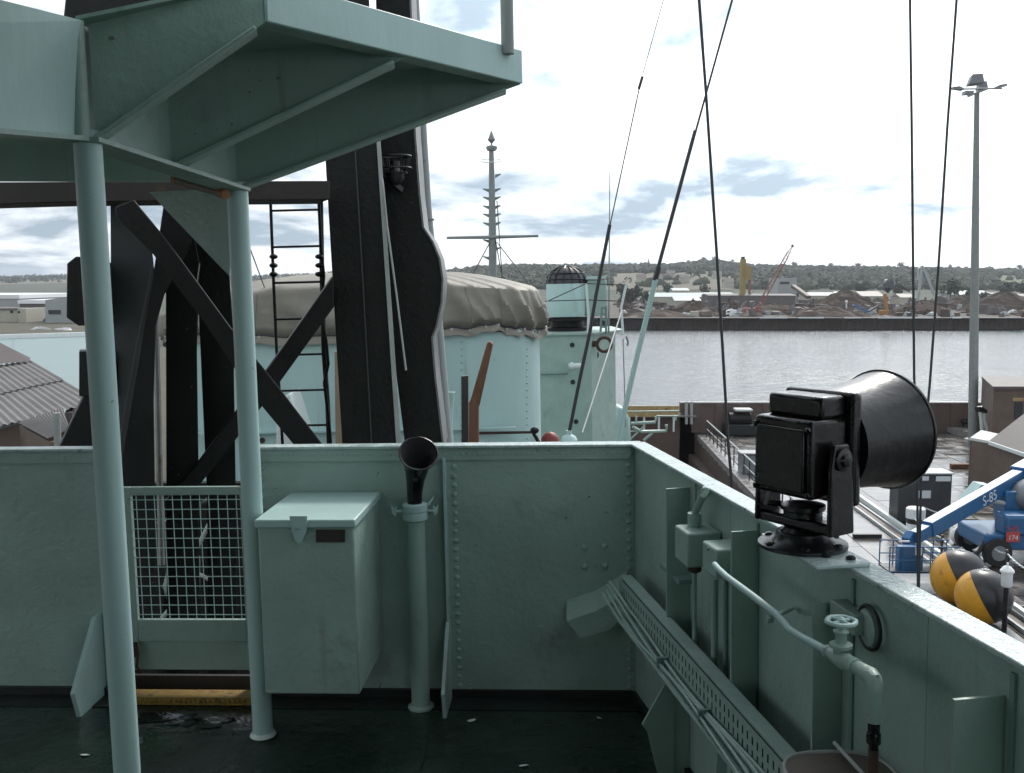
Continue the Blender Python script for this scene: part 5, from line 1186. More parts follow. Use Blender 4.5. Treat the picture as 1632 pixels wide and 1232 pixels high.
# basket
k0, k1 = EY(1417, 914, 32.0), EY(1528, 872, 32.0)
bk = []; bx0, bx1, bz0, bz1 = k0.x, k1.x, k0.z, k1.z
part('basket_floor', MB().box(((bx0 + bx1) / 2, 32.0 + .45, bz0 + .04), (bx1 - bx0, .9, .06)), 'waterway_black', bl)
part('control_box', MB().box((EY(1455, 890, 32).x, 32.3, (bz0 + bz1) / 2), (.80, .35, .80)), 'boom_blue', bl, bevel=.03)
part('notice', MB().box((EY(1466, 879, 32).x, 32.1, EY(1466, 880, 32).z), (.22, .03, .26)), 'sign_pale', bl)
part('notice', MB().box((EY(1443, 864, 32).x, 32.1, EY(1443, 864, 32).z), (.34, .03, .05)), 'white_paint', bl)
for yy in (32.0, 32.9):
    for zz_ in (bz0 + .06, (bz0 + bz1) / 2, bz1): part('basket_rail', MB().cyl((bx0, yy, zz_), (bx1, yy, zz_), .022, 8), 'boom_blue', bl)
    for k in range(6): part('basket_post', MB().cyl((bx0 + (bx1 - bx0) * k / 5, yy, bz0), (bx0 + (bx1 - bx0) * k / 5, yy, bz1), .022, 8), 'boom_blue', bl)
part('basket_arm', MB().beam(V((EY(1475, 870, 32.6).x, 32.8, bz0 + .6)), t2 + bd_ * .2 - bup * .5, .2, .25), 'boom_blue', bl)
part('hoses', MB().tube([V((cbx - 1.6, by - .9, ZQ + 1.1)), V((cbx - 2.0, by - 1.1, ZQ + .5)), V((cbx - 2.5, by - 1.0, ZQ + .25)), V((cbx - 3.1, by - 1.3, ZQ + .1))], .08, 8), 'waterway_black', bl)
# two painted buoys
def buoy(px, py, y_, r_, label, ax):
    c = EY(px, py, y_); c.z = ZQ + r_ - .02; ax = V(ax).normalized()
    t_ = thing('mooring_buoy', label, 'buoy', V((c.x, c.y, ZQ)), 'round buoys stored on the quay')
    half = lambda s_: [(r_ * math.cos(a * math.pi / 28), s_ * r_ * math.sin(a * math.pi / 28)) for a in range(0, 15)]
    part('yellow_half', MB().lathe(c, ax, half(1), 40, cap=False), 'buoy_yellow', t_)
    part('black_half', MB().lathe(c, ax, [(a, b_) for a, b_ in half(-1)], 40, cap=False), 'buoy_black', t_)
    part('seam_band', MB().lathe(c, ax, [(r_ + .004, -.012), (r_ + .006, 0), (r_ + .004, .012)], 40, cap=False), 'buoy_black', t_)
    tp_ = c + V((0.02, 0, r_)); part('lifting_eye', MB().lathe(tp_, (0, 0, 1), [(.11, -.03), (.11, .015), (.06, .03)], 14).tube([tp_ + V((.06 * math.cos(a * math.pi / 6), 0, .06 * math.sin(a * math.pi / 6) + .03)) for a in range(7)], .015, 6), 'galv', t_)
buoy(1528, 944, 30.3, .86, 'black and yellow buoy farther left, partly behind its twin', (-.80, .36, -.48))
buoy(1567, 963, 28.6, .80, 'nearer black and yellow buoy on the right', (-.80, .36, -.48))
# white lamp bollard
lb = EY(1604, 935, 27.6); lp_ = thing('lamp_bollard', 'white capped lamp on a dark post beside the buoys', 'bollard lamp', V((lb.x, 27.6, ZQ)))
part('post', MB().cyl(V((lb.x, 27.6, ZQ)), V((lb.x, 27.6, lb.z)), .07, 12), 'gloss_black', lp_)
part('lamp_body', MB().lathe(V((lb.x, 27.6, lb.z)), (0, 0, 1), [(.12, 0), (.15, .04), (.15, .42)], 18), 'white_paint', lp_)
part('lamp_cap', MB().lathe(V((lb.x, 27.6, lb.z + .421)), (0, 0, 1), [(.19, 0), (.19, .05), (.10, .16), (.03, .19), (.025, .27)], 18), 'white_paint', lp_)
for px, py, lab in ((1188, 660, 'grey winch housing nearest the river wall'), (1196, 745, 'flat topped grey box on the quay behind the railing')):
    p = Q(px, py + 8); single('quay_box', MB().box(p + V((0, 0, .5)), (1.1, .9, 1.0)).box(p + V((0, 0, 1.06)), (1.3, 1.1, .1)), 'hood_grey', lab, 'box', bevel=.04)

# ================================================================== LEFT BANK
structure('left_bank', MB().prism([V((-9.5, -10, ZQ - .01)), V((-9.5, YE, ZQ - .01)), V((-22, 160, ZQ - .01)), V((-40, 320, ZQ - .01)), V((-900, 320, ZQ - .01)), V((-900, -10, ZQ - .01))], (0, 0, -6.5)), 'left_land', smooth=False)
# corrugated grey roof: plane through three points
pE, pD, pB = EY(0, 678, 27.5), EY(121, 650, 29.5), EY(48, 575, 39.0)
nR = (pD - pE).cross(pB - pE).normalized()
def RP(px, py): return plane_hit(px, py, pE, nR, False)
cshd = thing('slip_shed', 'weathered grey corrugated roof of the shed at the left', 'shed', V((pE.x - 4, 33, ZQ)))
G_, E_, Bp = EY(161, 640, 29.6), EY(0, 678, 27.4), EY(48, 574, 40.0)
nR = (G_ - E_).cross(Bp - E_).normalized(); up_r = nR if nR.z > 0 else -nR
def RP(px, py): return plane_hit(px, py, E_, nR, False)
ud = (E_ - G_).normalized(); S_ = Bp - G_; LU = (E_ - G_).length * 3.2
for i, (t0, t1) in enumerate(((0.0, .475), (.44, 1.0))):
    n = int(LU / .21) * 6; vs = []; lift = up_r * (.020 * i)
    for k in range(n + 1):
        s_ = LU * k / n; w_ = up_r * .026 * math.sin(2 * math.pi * k / 6.0) + up_r * .012 * math.sin(s_ * 1.7)
        vs += [G_ + ud * s_ + S_ * t0 + w_ + lift, G_ + ud * s_ + S_ * t1 + w_ + lift - up_r * .02 * (1 - i)]
    part('roof_sheet', MB().add(vs, [(2 * k, 2 * k + 2, 2 * k + 3, 2 * k + 1) for k in range(n)]), 'roof_grey', cshd, fix=False)
rg = [EY(-330, 500, 39.5), EY(0, 546, 40), EY(48, 571, 39.2), EY(48, 576, 38.8), EY(-330, 592, 39)]
part('ridge_roof', MB().add([EY(-330, 470, 41), EY(0, 546, 41), EY(48, 570, 39.4), EY(48, 575, 39), EY(0, 580, 38.6), EY(-330, 596, 38)], [(0, 1, 4, 5), (1, 2, 3, 4)]), 'roof_brown', cshd, smooth=False, fix=False)
part('end_wall', MB().prism([RP(120, 652) + V((-.1, 0, -.1)), RP(131, 624) + V((-.1, 0, -.1)), V((RP(131, 624).x - .1, RP(131, 624).y, ZQ)), V((RP(120, 652).x - .1, RP(120, 652).y, ZQ))], (-.2, 0, 0)), 'shed_brown', cshd, smooth=False)
part('front_wall', MB().prism([RP(-330, 754) + V((0, .3, -.15)), RP(120, 650) + V((-.2, .3, -.15)), V((RP(120, 650).x - .2, RP(120, 650).y + .3, ZQ)), V((RP(-330, 754).x, RP(-330, 754).y + .3, ZQ))], (0, .2, 0)), 'brick_brown', cshd, smooth=False)
lr_ = thing('lean_to', 'small corrugated lean to roof in front of the grey shed', 'lean-to', V((EY(70, 690, 26).x, 26, ZQ)))
A, B, C, D = EY(76, 699, 24.0), EY(112, 684, 25.0), EY(100, 650, 28.6), EY(28, 673, 27.2)
vs = []
for k in range(61):
    s_ = k / 60; w_ = V((0, 0, .02 * math.sin(2 * math.pi * k / 4)))
    vs += [A.lerp(B, s_) + w_, D.lerp(C, s_) + w_]
part('roof_sheet', MB().add(vs, [(2 * k, 2 * k + 2, 2 * k + 3, 2 * k + 1) for k in range(60)]), 'roof_grey', lr_, fix=False)
part('wall', MB().prism([A + V((0, .1, -.1)), D + V((0, .1, -.1)), V((D.x, D.y + .1, ZQ)), V((A.x, A.y + .1, ZQ))], (.2, 0, 0)), 'brick_brown', lr_, smooth=False)
part('wall', MB().prism([A + V((0, .15, -.1)), B + V((0, .15, -.1)), V((B.x, B.y + .15, ZQ)), V((A.x, A.y + .15, ZQ))], (0, .2, 0)), 'brick_brown', lr_, smooth=False)
bp_ = EY(90, 658, 21.5); single('stand_pole', MB().tube([V((bp_.x - .05, 21.5, ZQ)), V((bp_.x - .0, 21.5, bp_.z))], .075, 14), 'grey_paint', 'grey pole standing before the corrugated shed at left', 'pole')
# big pale green roof
g_ = [EY(-380, 552, 66), EY(140, 535, 66), EY(140, 640, 44), EY(-380, 760, 40)]
gs_ = thing('long_roof_shed', 'long shed with smooth pale blue green roof behind the corrugated one', 'shed', V((-28, 60, ZQ)))
ga_, gb_2, gc_ = EY(0, 540, 66.0), EY(128, 536, 66.0), EY(128, 612, 44.0)
nG = (gb_2 - ga_).cross(gc_ - ga_).normalized()
def GP(px, py): return plane_hit(px, py, ga_, nG, False)
rl = MB()
P4 = [GP(-400, 552), GP(190, 534), GP(190, 660), GP(-400, 700)]
part('roof', rl.prism(P4, (0, 0, -.12)), 'roof_green', gs_, smooth=False)
part('ridge_cap', MB().beam(P4[0] + V((0, 0, .12)), P4[1] + V((0, 0, .12)), .5, .28), 'white_paint', gs_)
for k in range(2, 14, 4):
    a, c = P4[0].lerp(P4[1], k / 14), P4[3].lerp(P4[2], k / 14); part('seam', MB().beam(a + V((0, 0, .015)), c + V((0, 0, .015)), .05, .03), 'roof_green', gs_)
part('far_wall', MB().prism([P4[0], P4[1], V((P4[1].x, P4[1].y, ZQ)), V((P4[0].x, P4[0].y, ZQ))], (0, .2, 0)), 'shed_grey', gs_, smooth=False)
part('end_wall', MB().prism([P4[1], P4[2], V((P4[2].x, P4[2].y, ZQ)), V((P4[1].x, P4[1].y, ZQ))], (-.2, 0, 0)), 'shed_grey', gs_, smooth=False)
# far left warehouses
def block(name, label, cat, px0, px1, py_top, y_, depth, m_, roof_m=None, roof_h=.5, z0=None, group=None):
    z0 = ZQ if z0 is None else z0
    a, c = EY(px0, py_top, y_), EY(px1, py_top, y_)
    t_ = thing(name, label, cat, V(((a.x + c.x) / 2, y_, z0)), group)
    part('wall', MB().box(((a.x + c.x) / 2, y_ + depth / 2, (z0 + a.z) / 2), (c.x - a.x, depth, a.z - z0)), m_, t_, smooth=False)
    if roof_m: part('roof', MB().box(((a.x + c.x) / 2, y_ + depth / 2, a.z + roof_h / 2), (c.x - a.x + .6, depth + .6, roof_h)), roof_m, t_, smooth=False)
    return t_
def opening(t_, px0, py0, px1, py1, y_, name='window', m_='dark_glass'):
    a, c = EY(px0, py0, y_ - .06), EY(px1, py1, y_ - .06)
    part(name, MB().box(((a.x + c.x) / 2, y_ - .06, (a.z + c.z) / 2), (abs(c.x - a.x), .1, abs(c.z - a.z))), m_, t_, smooth=False)
wa = block('warehouse', 'grey warehouse with white roof edge at the far left', 'warehouse', -120, 30, 476, 262, 40, 'shed_grey', 'white_paint', 1.0)
wb_ = block('office', 'low cream building with small windows below the grey warehouse', 'building', -60, 27, 494, 240, 12, 'cream', 'roof_grey', .4)
opening(wb_, 16, 495, 21, 499, 240)
wb2 = block('office', 'pale cream annexe beside the low cream building', 'building', 28, 41, 492, 238, 12, 'cream'); opening(wb2, 28, 496, 32, 499, 238)
wc_ = block('warehouse', 'brown shed with white roof between pale buildings', 'warehouse', 31, 72, 484, 250, 30, 'shed_brown', 'white_paint', .9)
wd = thing('warehouse', 'pale gabled shed with dark roller door by the mast leg', 'warehouse', V((EY(100, 500, 235).x, 235, ZQ)))
gp_ = [EY(72, 478, 235), EY(112, 473, 235), EY(150, 478, 235), EY(150, 510, 235), EY(72, 510, 235)]; gp_[3].z = gp_[4].z = ZQ
part('wall', MB().prism(gp_, (0, 30, 0)), 'shed_grey', wd, smooth=False); opening(wd, 77, 494, 97, 501, 235, 'door')
for i, (px, py, m_, lab) in enumerate(((43, 510, 'shed_grey', 'silver car parked by the brown shed'), (51, 508, 'dark_glass', 'dark car beside the silver one'), (61, 508, 'sign_red', 'red car parked before the brown shed'), (72, 504, 'white_paint', 'white van under the pale gabled shed'), (90, 512, 'plant_orange', 'orange machine beside the blue stack'))):
    p = EZ(px, py, ZQ); t_ = thing('parked_car', lab, 'car', p, 'vehicles on the left bank')
    part('body', MB().box(p + V((0, 0, .65)), (1.8, 3.6, .7)), m_, t_, bevel=.12); part('cabin', MB().box(p + V((0, 0, 1.2)), (1.5, 1.9, .5)), 'dark_glass', t_, bevel=.1)
tarp = EZ(84, 512, ZQ); single('blue_stack', MB().prism([tarp + V((-2.6, 0, 0)), tarp + V((2.4, 0, 0)), tarp + V((1.8, 0, 1.3)), tarp + V((-1.6, 0, 1.2))], (0, 3, 0)), 'conveyor_blue', 'long blue covered stack on the left bank', 'stack', bevel=.2)
for px, py, lab in ((64, 525, 'pale rubble heap nearer the green roof'), (101, 526, 'pale rubble heap by the black mast leg')):
    p = EZ(px, py, ZQ); single('rubble_heap', MB().blob(p, 2.0, 1.5, .5, 10, 5, .25), 'pale_metal', lab, 'heap')

# ================================================================== FAR SHORE
YF = 15 * F / (524.0 - HOR)
zsh = EY(1400, 507.5, YF).z
def ground_z(x, y):
    if y < 700: return zsh
    return zsh + 16.0 * ((y - 700) / 1000)
fs_ = thing('far_quay_wall', 'brown piled quay wall along the far river bank', 'wall', V((60, YF, ZW)))
part('wall', MB().box((100, YF + 1, (zsh + ZW) / 2), (700, 2, zsh - ZW)), 'far_wall', fs_, smooth=False)
part('coping', MB().box((100, YF + 1, zsh + .1), (700, 2.4, .2)), 'roof_brown', fs_)
for (a, c) in ((1210, 1254), (1272, 1312), (1345, 1372), (1398, 1490), (1517, 1532)):
    x0, x1 = EY(a, 508, YF).x, EY(c, 508, YF).x
    part('pale_kerb', MB().box(((x0 + x1) / 2, YF - .3, zsh + .22), (x1 - x0, .5, .4)), 'white_paint', fs_)
pf_ = None
for k in range(110):
    x_ = 0 + k * 1.9
    bx_ = MB().cyl((x_, YF - .15, ZW - .2), (x_, YF - .15, zsh - .3), .22, 6)
    if pf_ is None: pf_ = part('pile', bx_, 'far_wall', fs_); x00 = x_
    else: copy_part(pf_, fs_, (x_ - x00, random.uniform(-.05, .05), 0))
# shore ground and hills: one terrain mesh following the skyline seen
sky_px = [(-900, 452), (-300, 447), (0, 446), (60, 443.5), (110, 442), (300, 443), (420, 443), (520, 440), (680, 441), (730, 437), (760, 431), (830, 428), (900, 428), (985, 428), (1020, 427), (1060, 429), (1120, 423), (1150, 424), (1200, 430), (1300, 431), (1400, 432), (1500, 433), (1632, 436), (2000, 438), (2600, 440)]
def skyline(px):
    for (x0, y0), (x1, y1) in zip(sky_px, sky_px[1:]):
        if x0 <= px <= x1: return y0 + (y1 - y0) * (px - x0) / (x1 - x0)
    return 444
def smooth(t): t = max(0, min(1, t)); return t * t * (3 - 2 * t)
def terrain(x, y):
    px = 816 + F * x / max(y, 1)
    yr = 1500 if px > 600 else (3100 if px < 450 else 3100 - 1600 * smooth((px - 450) / 150))
    ridge = CAM.z + (HOR - skyline(px)) / F * yr
    base = zsh + (-.0 if px > 600 else 0)
    t_ = (y - 560) / (yr - 560)
    z = base + (ridge - base) * smooth(t_) if t_ < 1 else ridge - (y - yr) * .01
    return z + (.8 * math.sin(x * .013 + y * .007) * smooth(t_) if t_ < .95 else 0)
vs = []; fs = []; ys = [YF + 1.2, 300, 330, 400, 480, 560, 640, 720, 800, 900, 1000, 1100, 1200, 1300, 1400, 1450, 1500, 1600, 1900, 2300, 2700, 3000, 3100, 3300, 3600, 4200]
NX = 150
for y_ in ys:
    for k in range(NX + 1):
        px = -900 + 3500 * k / NX; x_ = (px - 816) / F * y_
        z_ = terrain(x_, y_)
        vs.append(V((x_, y_, z_ if not (x_ < -41 and y_ < 320) else ZQ - .5)))
for j in range(len(ys) - 1):
    for k in range(NX): fs.append((j * (NX + 1) + k, j * (NX + 1) + k + 1, (j + 1) * (NX + 1) + k + 1, (j + 1) * (NX + 1) + k))
structure('far_hills', MB().add(vs, fs), 'hill', fix=False)
# open yard on the far bank, laid just above the terrain
structure('scrap_yard', MB().add([V((-60, YF + 2, zsh + .06)), V((330, YF + 2, zsh + .06)), V((420, 540, zsh + .06)), V((-60, 540, zsh + .06))], [(0, 1, 2, 3)]), 'yard', smooth=False)
# woodland on the hills: one mass of leaf clumps
random.seed(11)
def clumps(mb, c, rx, rz, n):
    for _ in range(n):
        while True:
            q_ = V((random.uniform(-1, 1), random.uniform(-1, 1), random.uniform(-1, 1)))
            if q_.length < 1: break
        p = V(c) + V((q_.x * rx, q_.y * rx, q_.z * rz)); s_ = random.uniform(.20, .36) * rx
        d1 = V((random.uniform(-1, 1), random.uniform(-1, 1), random.uniform(-1, 1))).normalized(); d2 = d1.cross(V((random.uniform(-1, 1), random.uniform(-1, 1), random.uniform(-1, 1)))).normalized()
        mb.add([p - d1 * s_, p + d2 * s_ * .7, p + d1 * s_, p - d2 * s_ * .8], [(0, 1, 2, 3)])
wd_ = MB(); wd2 = MB()
def draped(px0, px1, y0, y1, m_):
    vs = []; fs = []; n = 16
    for j in range(n + 1):
        for k in range(n + 1):
            y_ = y0 + (y1 - y0) * j / n; x_ = (px0 + (px1 - px0) * k / n - 816) / F * y_; vs.append(V((x_, y_, terrain(x_, y_) + .5)))
    for j in range(n):
        for k in range(n): fs.append((j * (n + 1) + k, j * (n + 1) + k + 1, (j + 1) * (n + 1) + k + 1, (j + 1) * (n + 1) + k))
    structure('field', MB().add(vs, fs), m_, fix=False)
draped(960, 1165, 760, 1120, 'field_dry'); draped(1586, 1760, 820, 1200, 'field_green'); draped(-100, 320, 1500, 2100, 'field_dry')
for i in range(8600):
    px = random.uniform(600, 1760) if i % 6 else random.uniform(-200, 600)
    far = px < 600
    yr = 3100 if far else 1500
    f_ = random.uniform(.45, 1.0) ** .8; y_ = yr * f_; x_ = (px - 816) / F * y_
    if not far:
        if 955 < px < 1170 and 740 < y_ < 1130 and random.random() < .93: continue
        if px > 1580 and 810 < y_ < 1210 and random.random() < .95: continue
    s_ = random.uniform(3.0, 5.6) * (1.0 if not far else 1.6)
    if i % 2: wd_.blob((x_, y_, terrain(x_, y_) + s_ * .35), s_ * random.uniform(.9, 1.4), s_ * 1.1, s_ * random.uniform(.7, 1.05), 8, 5, .22)
    else: clumps(wd2, (x_, y_, terrain(x_, y_) + s_ * .6), s_ * 1.2, s_ * .7, 9)
o = single('woodland', wd_, 'leaf', 'dense woodland covering the far hills', 'woodland', kind='stuff', smooth=True, fix=False)
o = single('woodland', wd2, 'leaf_dark', 'darker woodland mixed over the far hills', 'woodland', kind='stuff', smooth=False, fix=False)
# trees one can tell apart: on the ridge and on the yard edge
def tree(label, px, y_, h_, grp, z=None, dark=True, wide=.42):
    x_ = (px - 816) / F * y_; z_ = terrain(x_, y_) if z is None else z; b_ = V((x_, y_, z_))
    t_ = thing('tree', label, 'tree', b_, grp)
    tk = MB().tube([b_, b_ + V((0, 0, h_ * .35)), b_ + V((h_ * .04, 0, h_ * .7))], [h_ * .035, h_ * .026, h_ * .01], 6)
    for k in range(4):
        a_ = random.uniform(0, 6.28); tk.tube([b_ + V((0, 0, h_ * (.3 + .08 * k))), b_ + V((math.cos(a_) * h_ * .25, math.sin(a_) * h_ * .25, h_ * (.55 + .08 * k)))], [h_ * .014, h_ * .005], 5)
    part('trunk', tk, 'bark', t_)
    cr_ = MB()
    for k in range(7):
        a_ = random.uniform(0, 6.28); r_ = random.uniform(.05, .26) * h_
        clumps(cr_, b_ + V((math.cos(a_) * r_, math.sin(a_) * r_, h_ * random.uniform(.45, .85))), h_ * wide * .55, h_ * .22, 34)
    part('crown', cr_, 'leaf_dark' if dark else 'leaf', t_, smooth=False, fix=False); return t_
for px, h_, lab in ((726, 12, 'lone round tree left of the pole mast on the ridge'), (838, 8, 'small ridge tree right of the pole mast'), (1095, 10, 'ridge tree right of the church spire'), (1118, 13, 'broad ridge tree left of the crossing wire'), (1138, 14, 'tallest ridge tree beside the crossing wire'), (1162, 11, 'ridge tree left of the yellow tower'), (1207, 9, 'ridge tree right of the yellow tower'), (1243, 10, 'ridge tree behind the crane jib'), (1262, 12, 'ridge tree just right of the crane jib tip'), (1290, 8, 'low ridge tree right of the crane'), (1322, 11, 'ridge tree above the long shed roofs'), (1364, 12, 'ridge tree over the conveyor'), (1393, 9, 'ridge tree left of the paired wires'), (1430, 14, 'big ridge tree just left of the paired wires'), (1508, 11, 'ridge tree right of the paired wires'), (1534, 9, 'ridge tree left of the floodlight mast'), (1574, 10, 'ridge tree right of the floodlight mast'), (1620, 12, 'ridge tree at the right edge')):
    tree(lab, px, 1490, h_, 'single trees on the far ridge')
for px, y_, h_, lab in ((1012, 470, 9, 'green tree behind the ship rail'), (1002, 430, 8, 'light green bush tree by the guard rail'), (1030, 440, 7, 'rounded tree left of the low sheds'), (1062, 640, 9, 'tree behind the pale roofed shed'), (1122, 640, 9, 'dark tree above the long pale roof'), (1370, 600, 10, 'tree between the heaps and long sheds'), (1512, 500, 12, 'dark tree right of the paired wires'), (1545, 470, 8, 'dark bushy tree left of the floodlight mast foot'), (1565, 480, 6, 'bush by the right hand sheds'), (1600, 620, 10, 'tree before the green field'), (1625, 600, 11, 'rightmost tree before the green field'), (992, 560, 10, 'tree behind the ship whip aerial'), (1275, 520, 8, 'tree beside the grey plant building'), (1428, 560, 9, 'tree behind the orange digger')):
    tree(lab, px, y_, h_, 'trees on the far bank', z=zsh if y_ < 560 else None, dark=(px % 3 > 0), wide=.5)
# hillside field and church spire
sp = thing('church', 'distant church with a slim dark spire on the ridge', 'church', V(((1032 - 816) / F * 1470, 1470, terrain((1032 - 816) / F * 1470, 1470))))
b_ = BASE[sp.name]; zs_ = EY(1032, 423, 1470).z
part('tower', MB().box((b_.x, b_.y, (b_.z + zs_) / 2), (5, 5, max(1, zs_ - b_.z))), 'roof_brown', sp); part('spire', MB().lathe(V((b_.x, b_.y, zs_)), (0, 0, 1), [(3.0, 0), (1.2, 5), (.1, 11)], 8), 'roof_brown', sp)
# far bank buildings
GZ = zsh
def shed(label, px0, px1, py_e, py_r, y_, depth, wall_m, roof_m, grp='sheds on the far bank'):
    a, c = EY(px0, py_e, y_), EY(px1, py_e, y_); zr = EY(px0, py_r, y_ + depth * .5).z
    t_ = thing('shed', label, 'shed', V(((a.x + c.x) / 2, y_, GZ)), grp)
    part('wall', MB().box(((a.x + c.x) / 2, y_ + depth / 2, (GZ + a.z) / 2), (c.x - a.x, depth, a.z - GZ)), wall_m, t_, smooth=False)
    part('roof', MB().prism([V((a.x - .4, y_ - .4, a.z)), V((a.x - .4, y_ + depth / 2, max(zr, a.z + .4))), V((a.x - .4, y_ + depth + .4, a.z))], (c.x - a.x + .8, 0, 0)), roof_m, t_, smooth=False); return t_
s1 = shed('wide cream shed with long pale roof left of the wire', 1042, 1130, 473, 466.5, 430, 40, 'cream', 'roof_green')
opening(s1, 1042, 484, 1062, 493, 430, 'door', 'shed_brown')
s2 = shed('small cream shed with bright grey roof in front of the wide one', 1076, 1116, 479, 472, 405, 12, 'cream', 'roof_green')
s3 = shed('pale roofed shed stretching right of the crossing wire', 1128, 1174, 470, 466, 470, 30, 'shed_grey', 'roof_green')
s4 = shed('small pale house roof up behind the wide shed', 1073, 1098, 463, 459, 600, 14, 'cream', 'roof_green')
s5 = shed('long dark brown shed behind the red crane', 1130, 1268, 471, 468, 410, 16, 'shed_brown', 'shed_brown')
s6 = shed('low white roofed shed right of the grey plant', 1292, 1334, 471, 466, 480, 20, 'cream', 'roof_green')
s7 = shed('thin pale roofed shed left of the brown heap', 1338, 1360, 470, 465, 490, 18, 'shed_grey', 'white_paint')
s8 = shed('pale roofed shed right of the paired wires', 1518, 1548, 470, 463, 500, 22, 'cream', 'roof_green')
s9 = shed('white roofed shed behind the floodlight mast', 1546, 1582, 468, 463, 520, 24, 'shed_grey', 'roof_green')
s10 = shed('brown roofed house with white gable at the right', 1584, 1598, 470, 466, 500, 14, 'white_paint', 'roof_brown')
s11 = shed('low grey shed at the right edge of the far bank', 1621, 1690, 472, 468, 500, 20, 'shed_grey', 'roof_grey')
s12 = shed('olive roofed shed beside the orange digger', 1374, 1408, 472, 464, 470, 16, 'cream', 'canvas')
s13 = shed('reddish roofed hut left of the paired wires', 1436, 1458, 474, 468, 460, 12, 'cream', 'canvas')
for i, (px, py, y_) in enumerate(((1048, 456, 900), (1068, 452, 1000), (1090, 455, 880), (1142, 452, 950), (1022, 455, 900), (1160, 458, 800))):
    a = EY(px, py, y_); z_ = terrain(a.x, y_); t_ = thing('house', ['pale house second from the left on the hillside', 'house under the middle of the wooded ridge', 'pale house above the wide cream shed', 'white house right of the crossing wire on the hillside', 'pale house leftmost on the hillside', 'lowest pale house near the yellow tower'][i], 'house', V((a.x, y_, z_)), 'houses on the far hillside')
    part('wall', MB().box((a.x, y_, z_ + 2.5), (8, 7, 5)), 'cream', t_, smooth=False); part('roof', MB().prism([V((a.x - 4.3, y_ - 4, z_ + 5)), V((a.x - 4.3, y_, z_ + 8)), V((a.x - 4.3, y_ + 4, z_ + 5))], (8.6, 0, 0)), 'roof_brown', t_, smooth=False)
cy_ = 415
tw = thing('silo_tower', 'tall yellow conveyor tower with a bin on its side', 'tower', V((EY(1183, 470, cy_).x, cy_, GZ)))
a = EY(1180.5, 413, cy_); c = EY(1187, 470, cy_)
part('shaft', MB().box(((a.x + c.x) / 2, cy_, (a.z + GZ) / 2), (c.x - a.x, 2, a.z - GZ)), 'tower_yellow', tw, smooth=False)
part('head', MB().box(((a.x + c.x) / 2 - .1, cy_, a.z + .5), (1.3, 1.3, 1.0)), 'mast_black_grey', tw)
a2, c2 = EY(1187.3, 424, cy_), EY(1196, 446, cy_); part('bin', MB().box(((a2.x + c2.x) / 2, cy_, (a2.z + c2.z) / 2), (c2.x - a2.x, 3, a2.z - c2.z)), 'tower_yellow', tw, smooth=False)
part('bin_leg', MB().cyl((c2.x - .3, cy_ - 1, c2.z), (c2.x - .3, cy_ - 1, GZ), .25, 6), 'crane_red', tw); part('bin_leg', MB().cyl((c2.x - .3, cy_ + 1, c2.z), (c2.x - .3, cy_ + 1, GZ), .25, 6), 'crane_red', tw)
# red lattice crane
ry = 330; j0, j1 = EY(1207, 493, ry), EY(1263, 392, ry)
rcn = thing('crawler_crane', 'red lattice crawler crane with raised jib on the far bank', 'crane', V((EY(1195, 500, ry).x, ry, GZ)))
jb_ = MB(); jd = (j1 - j0); pd = V((-jd.z, 0, jd.x)).normalized()
for s_ in (-1, 1):
    for q_ in (-1, 1): jb_.tube([j0 + pd * .08 * s_, j0.lerp(j1, .12) + pd * .62 * s_ + V((0, q_ * .5, 0)), j0.lerp(j1, .8) + pd * .5 * s_ + V((0, q_ * .4, 0)), j1 + pd * .1 * s_], .10, 5)
for k in range(18):
    a_ = j0.lerp(j1, .1 + .045 * k); c_ = j0.lerp(j1, .145 + .045 * k); s_ = 1 if k % 2 else -1
    for q_ in (-.5, .5): jb_.cyl(a_ + pd * .6 * s_ + V((0, q_, 0)), c_ - pd * .6 * s_ + V((0, q_, 0)), .06, 4)
part('jib', jb_, 'crane_red', rcn)
part('jib_head', MB().box(j1, (.6, .8, .9)), 'mast_black_grey', rcn)
c = EY(1196, 495, ry); part('body', MB().box((c.x, ry, c.z), (4.6, 3, 1.7)), 'crane_red', rcn, bevel=.15); part('cab', MB().box((c.x + 2.0, ry - 1.0, c.z + .5), (1.2, 1.2, 1.9)), 'crane_red', rcn, bevel=.1)
for s_ in (-1, 1): part('track', MB().box((c.x, ry + s_ * 1.5, GZ + .45), (5, .8, .9)), 'tyre', rcn, bevel=.2)
part('gantry', MB().beam(V((c.x - 1.5, ry, c.z + .6)), EY(1187, 480, ry), .2, .2), 'crane_red', rcn); part('pendant', MB().cyl(EY(1187, 480, ry), j1, .05, 4), 'wire_black', rcn)
wt = thing('tipper_lorry', 'white tipper lorry beside the red crane', 'lorry', V((EY(1165, 503, 325).x, 325, GZ)))
c = EY(1165, 498, 325); part('body', MB().prism([c + V((-1.6, 0, -.8)), c + V((1.8, 0, -.2)), c + V((1.9, 0, .8)), c + V((-.4, 0, .9)), c + V((-1.7, 0, .1))], (0, 2.2, 0)), 'white_paint', wt, bevel=.1); part('window', MB().box(c + V((-.9, -.03, .25)), (.9, .06, .5)), 'dark_glass', wt)
for dx in (-1, 1.2): part('wheel', MB().cyl(c + V((dx, -.1, -1.1)), c + V((dx, .4, -1.1)), .5, 12), 'tyre', wt)
gpn = block('plant_building', 'grey plant building with dark window band beside the jib', 'building', 1240, 1270, 443, 460, 16, 'shed_grey', None, z0=GZ); opening(gpn, 1243, 449, 1258, 453, 460)
part('ramp', MB().beam(EY(1264, 456, 455), EY(1289, 474, 440), 2, 1.4), 'sheet_brown', gpn)
hpw = EY(1105, 483, 340); hpe = EY(1124, 495, 340)
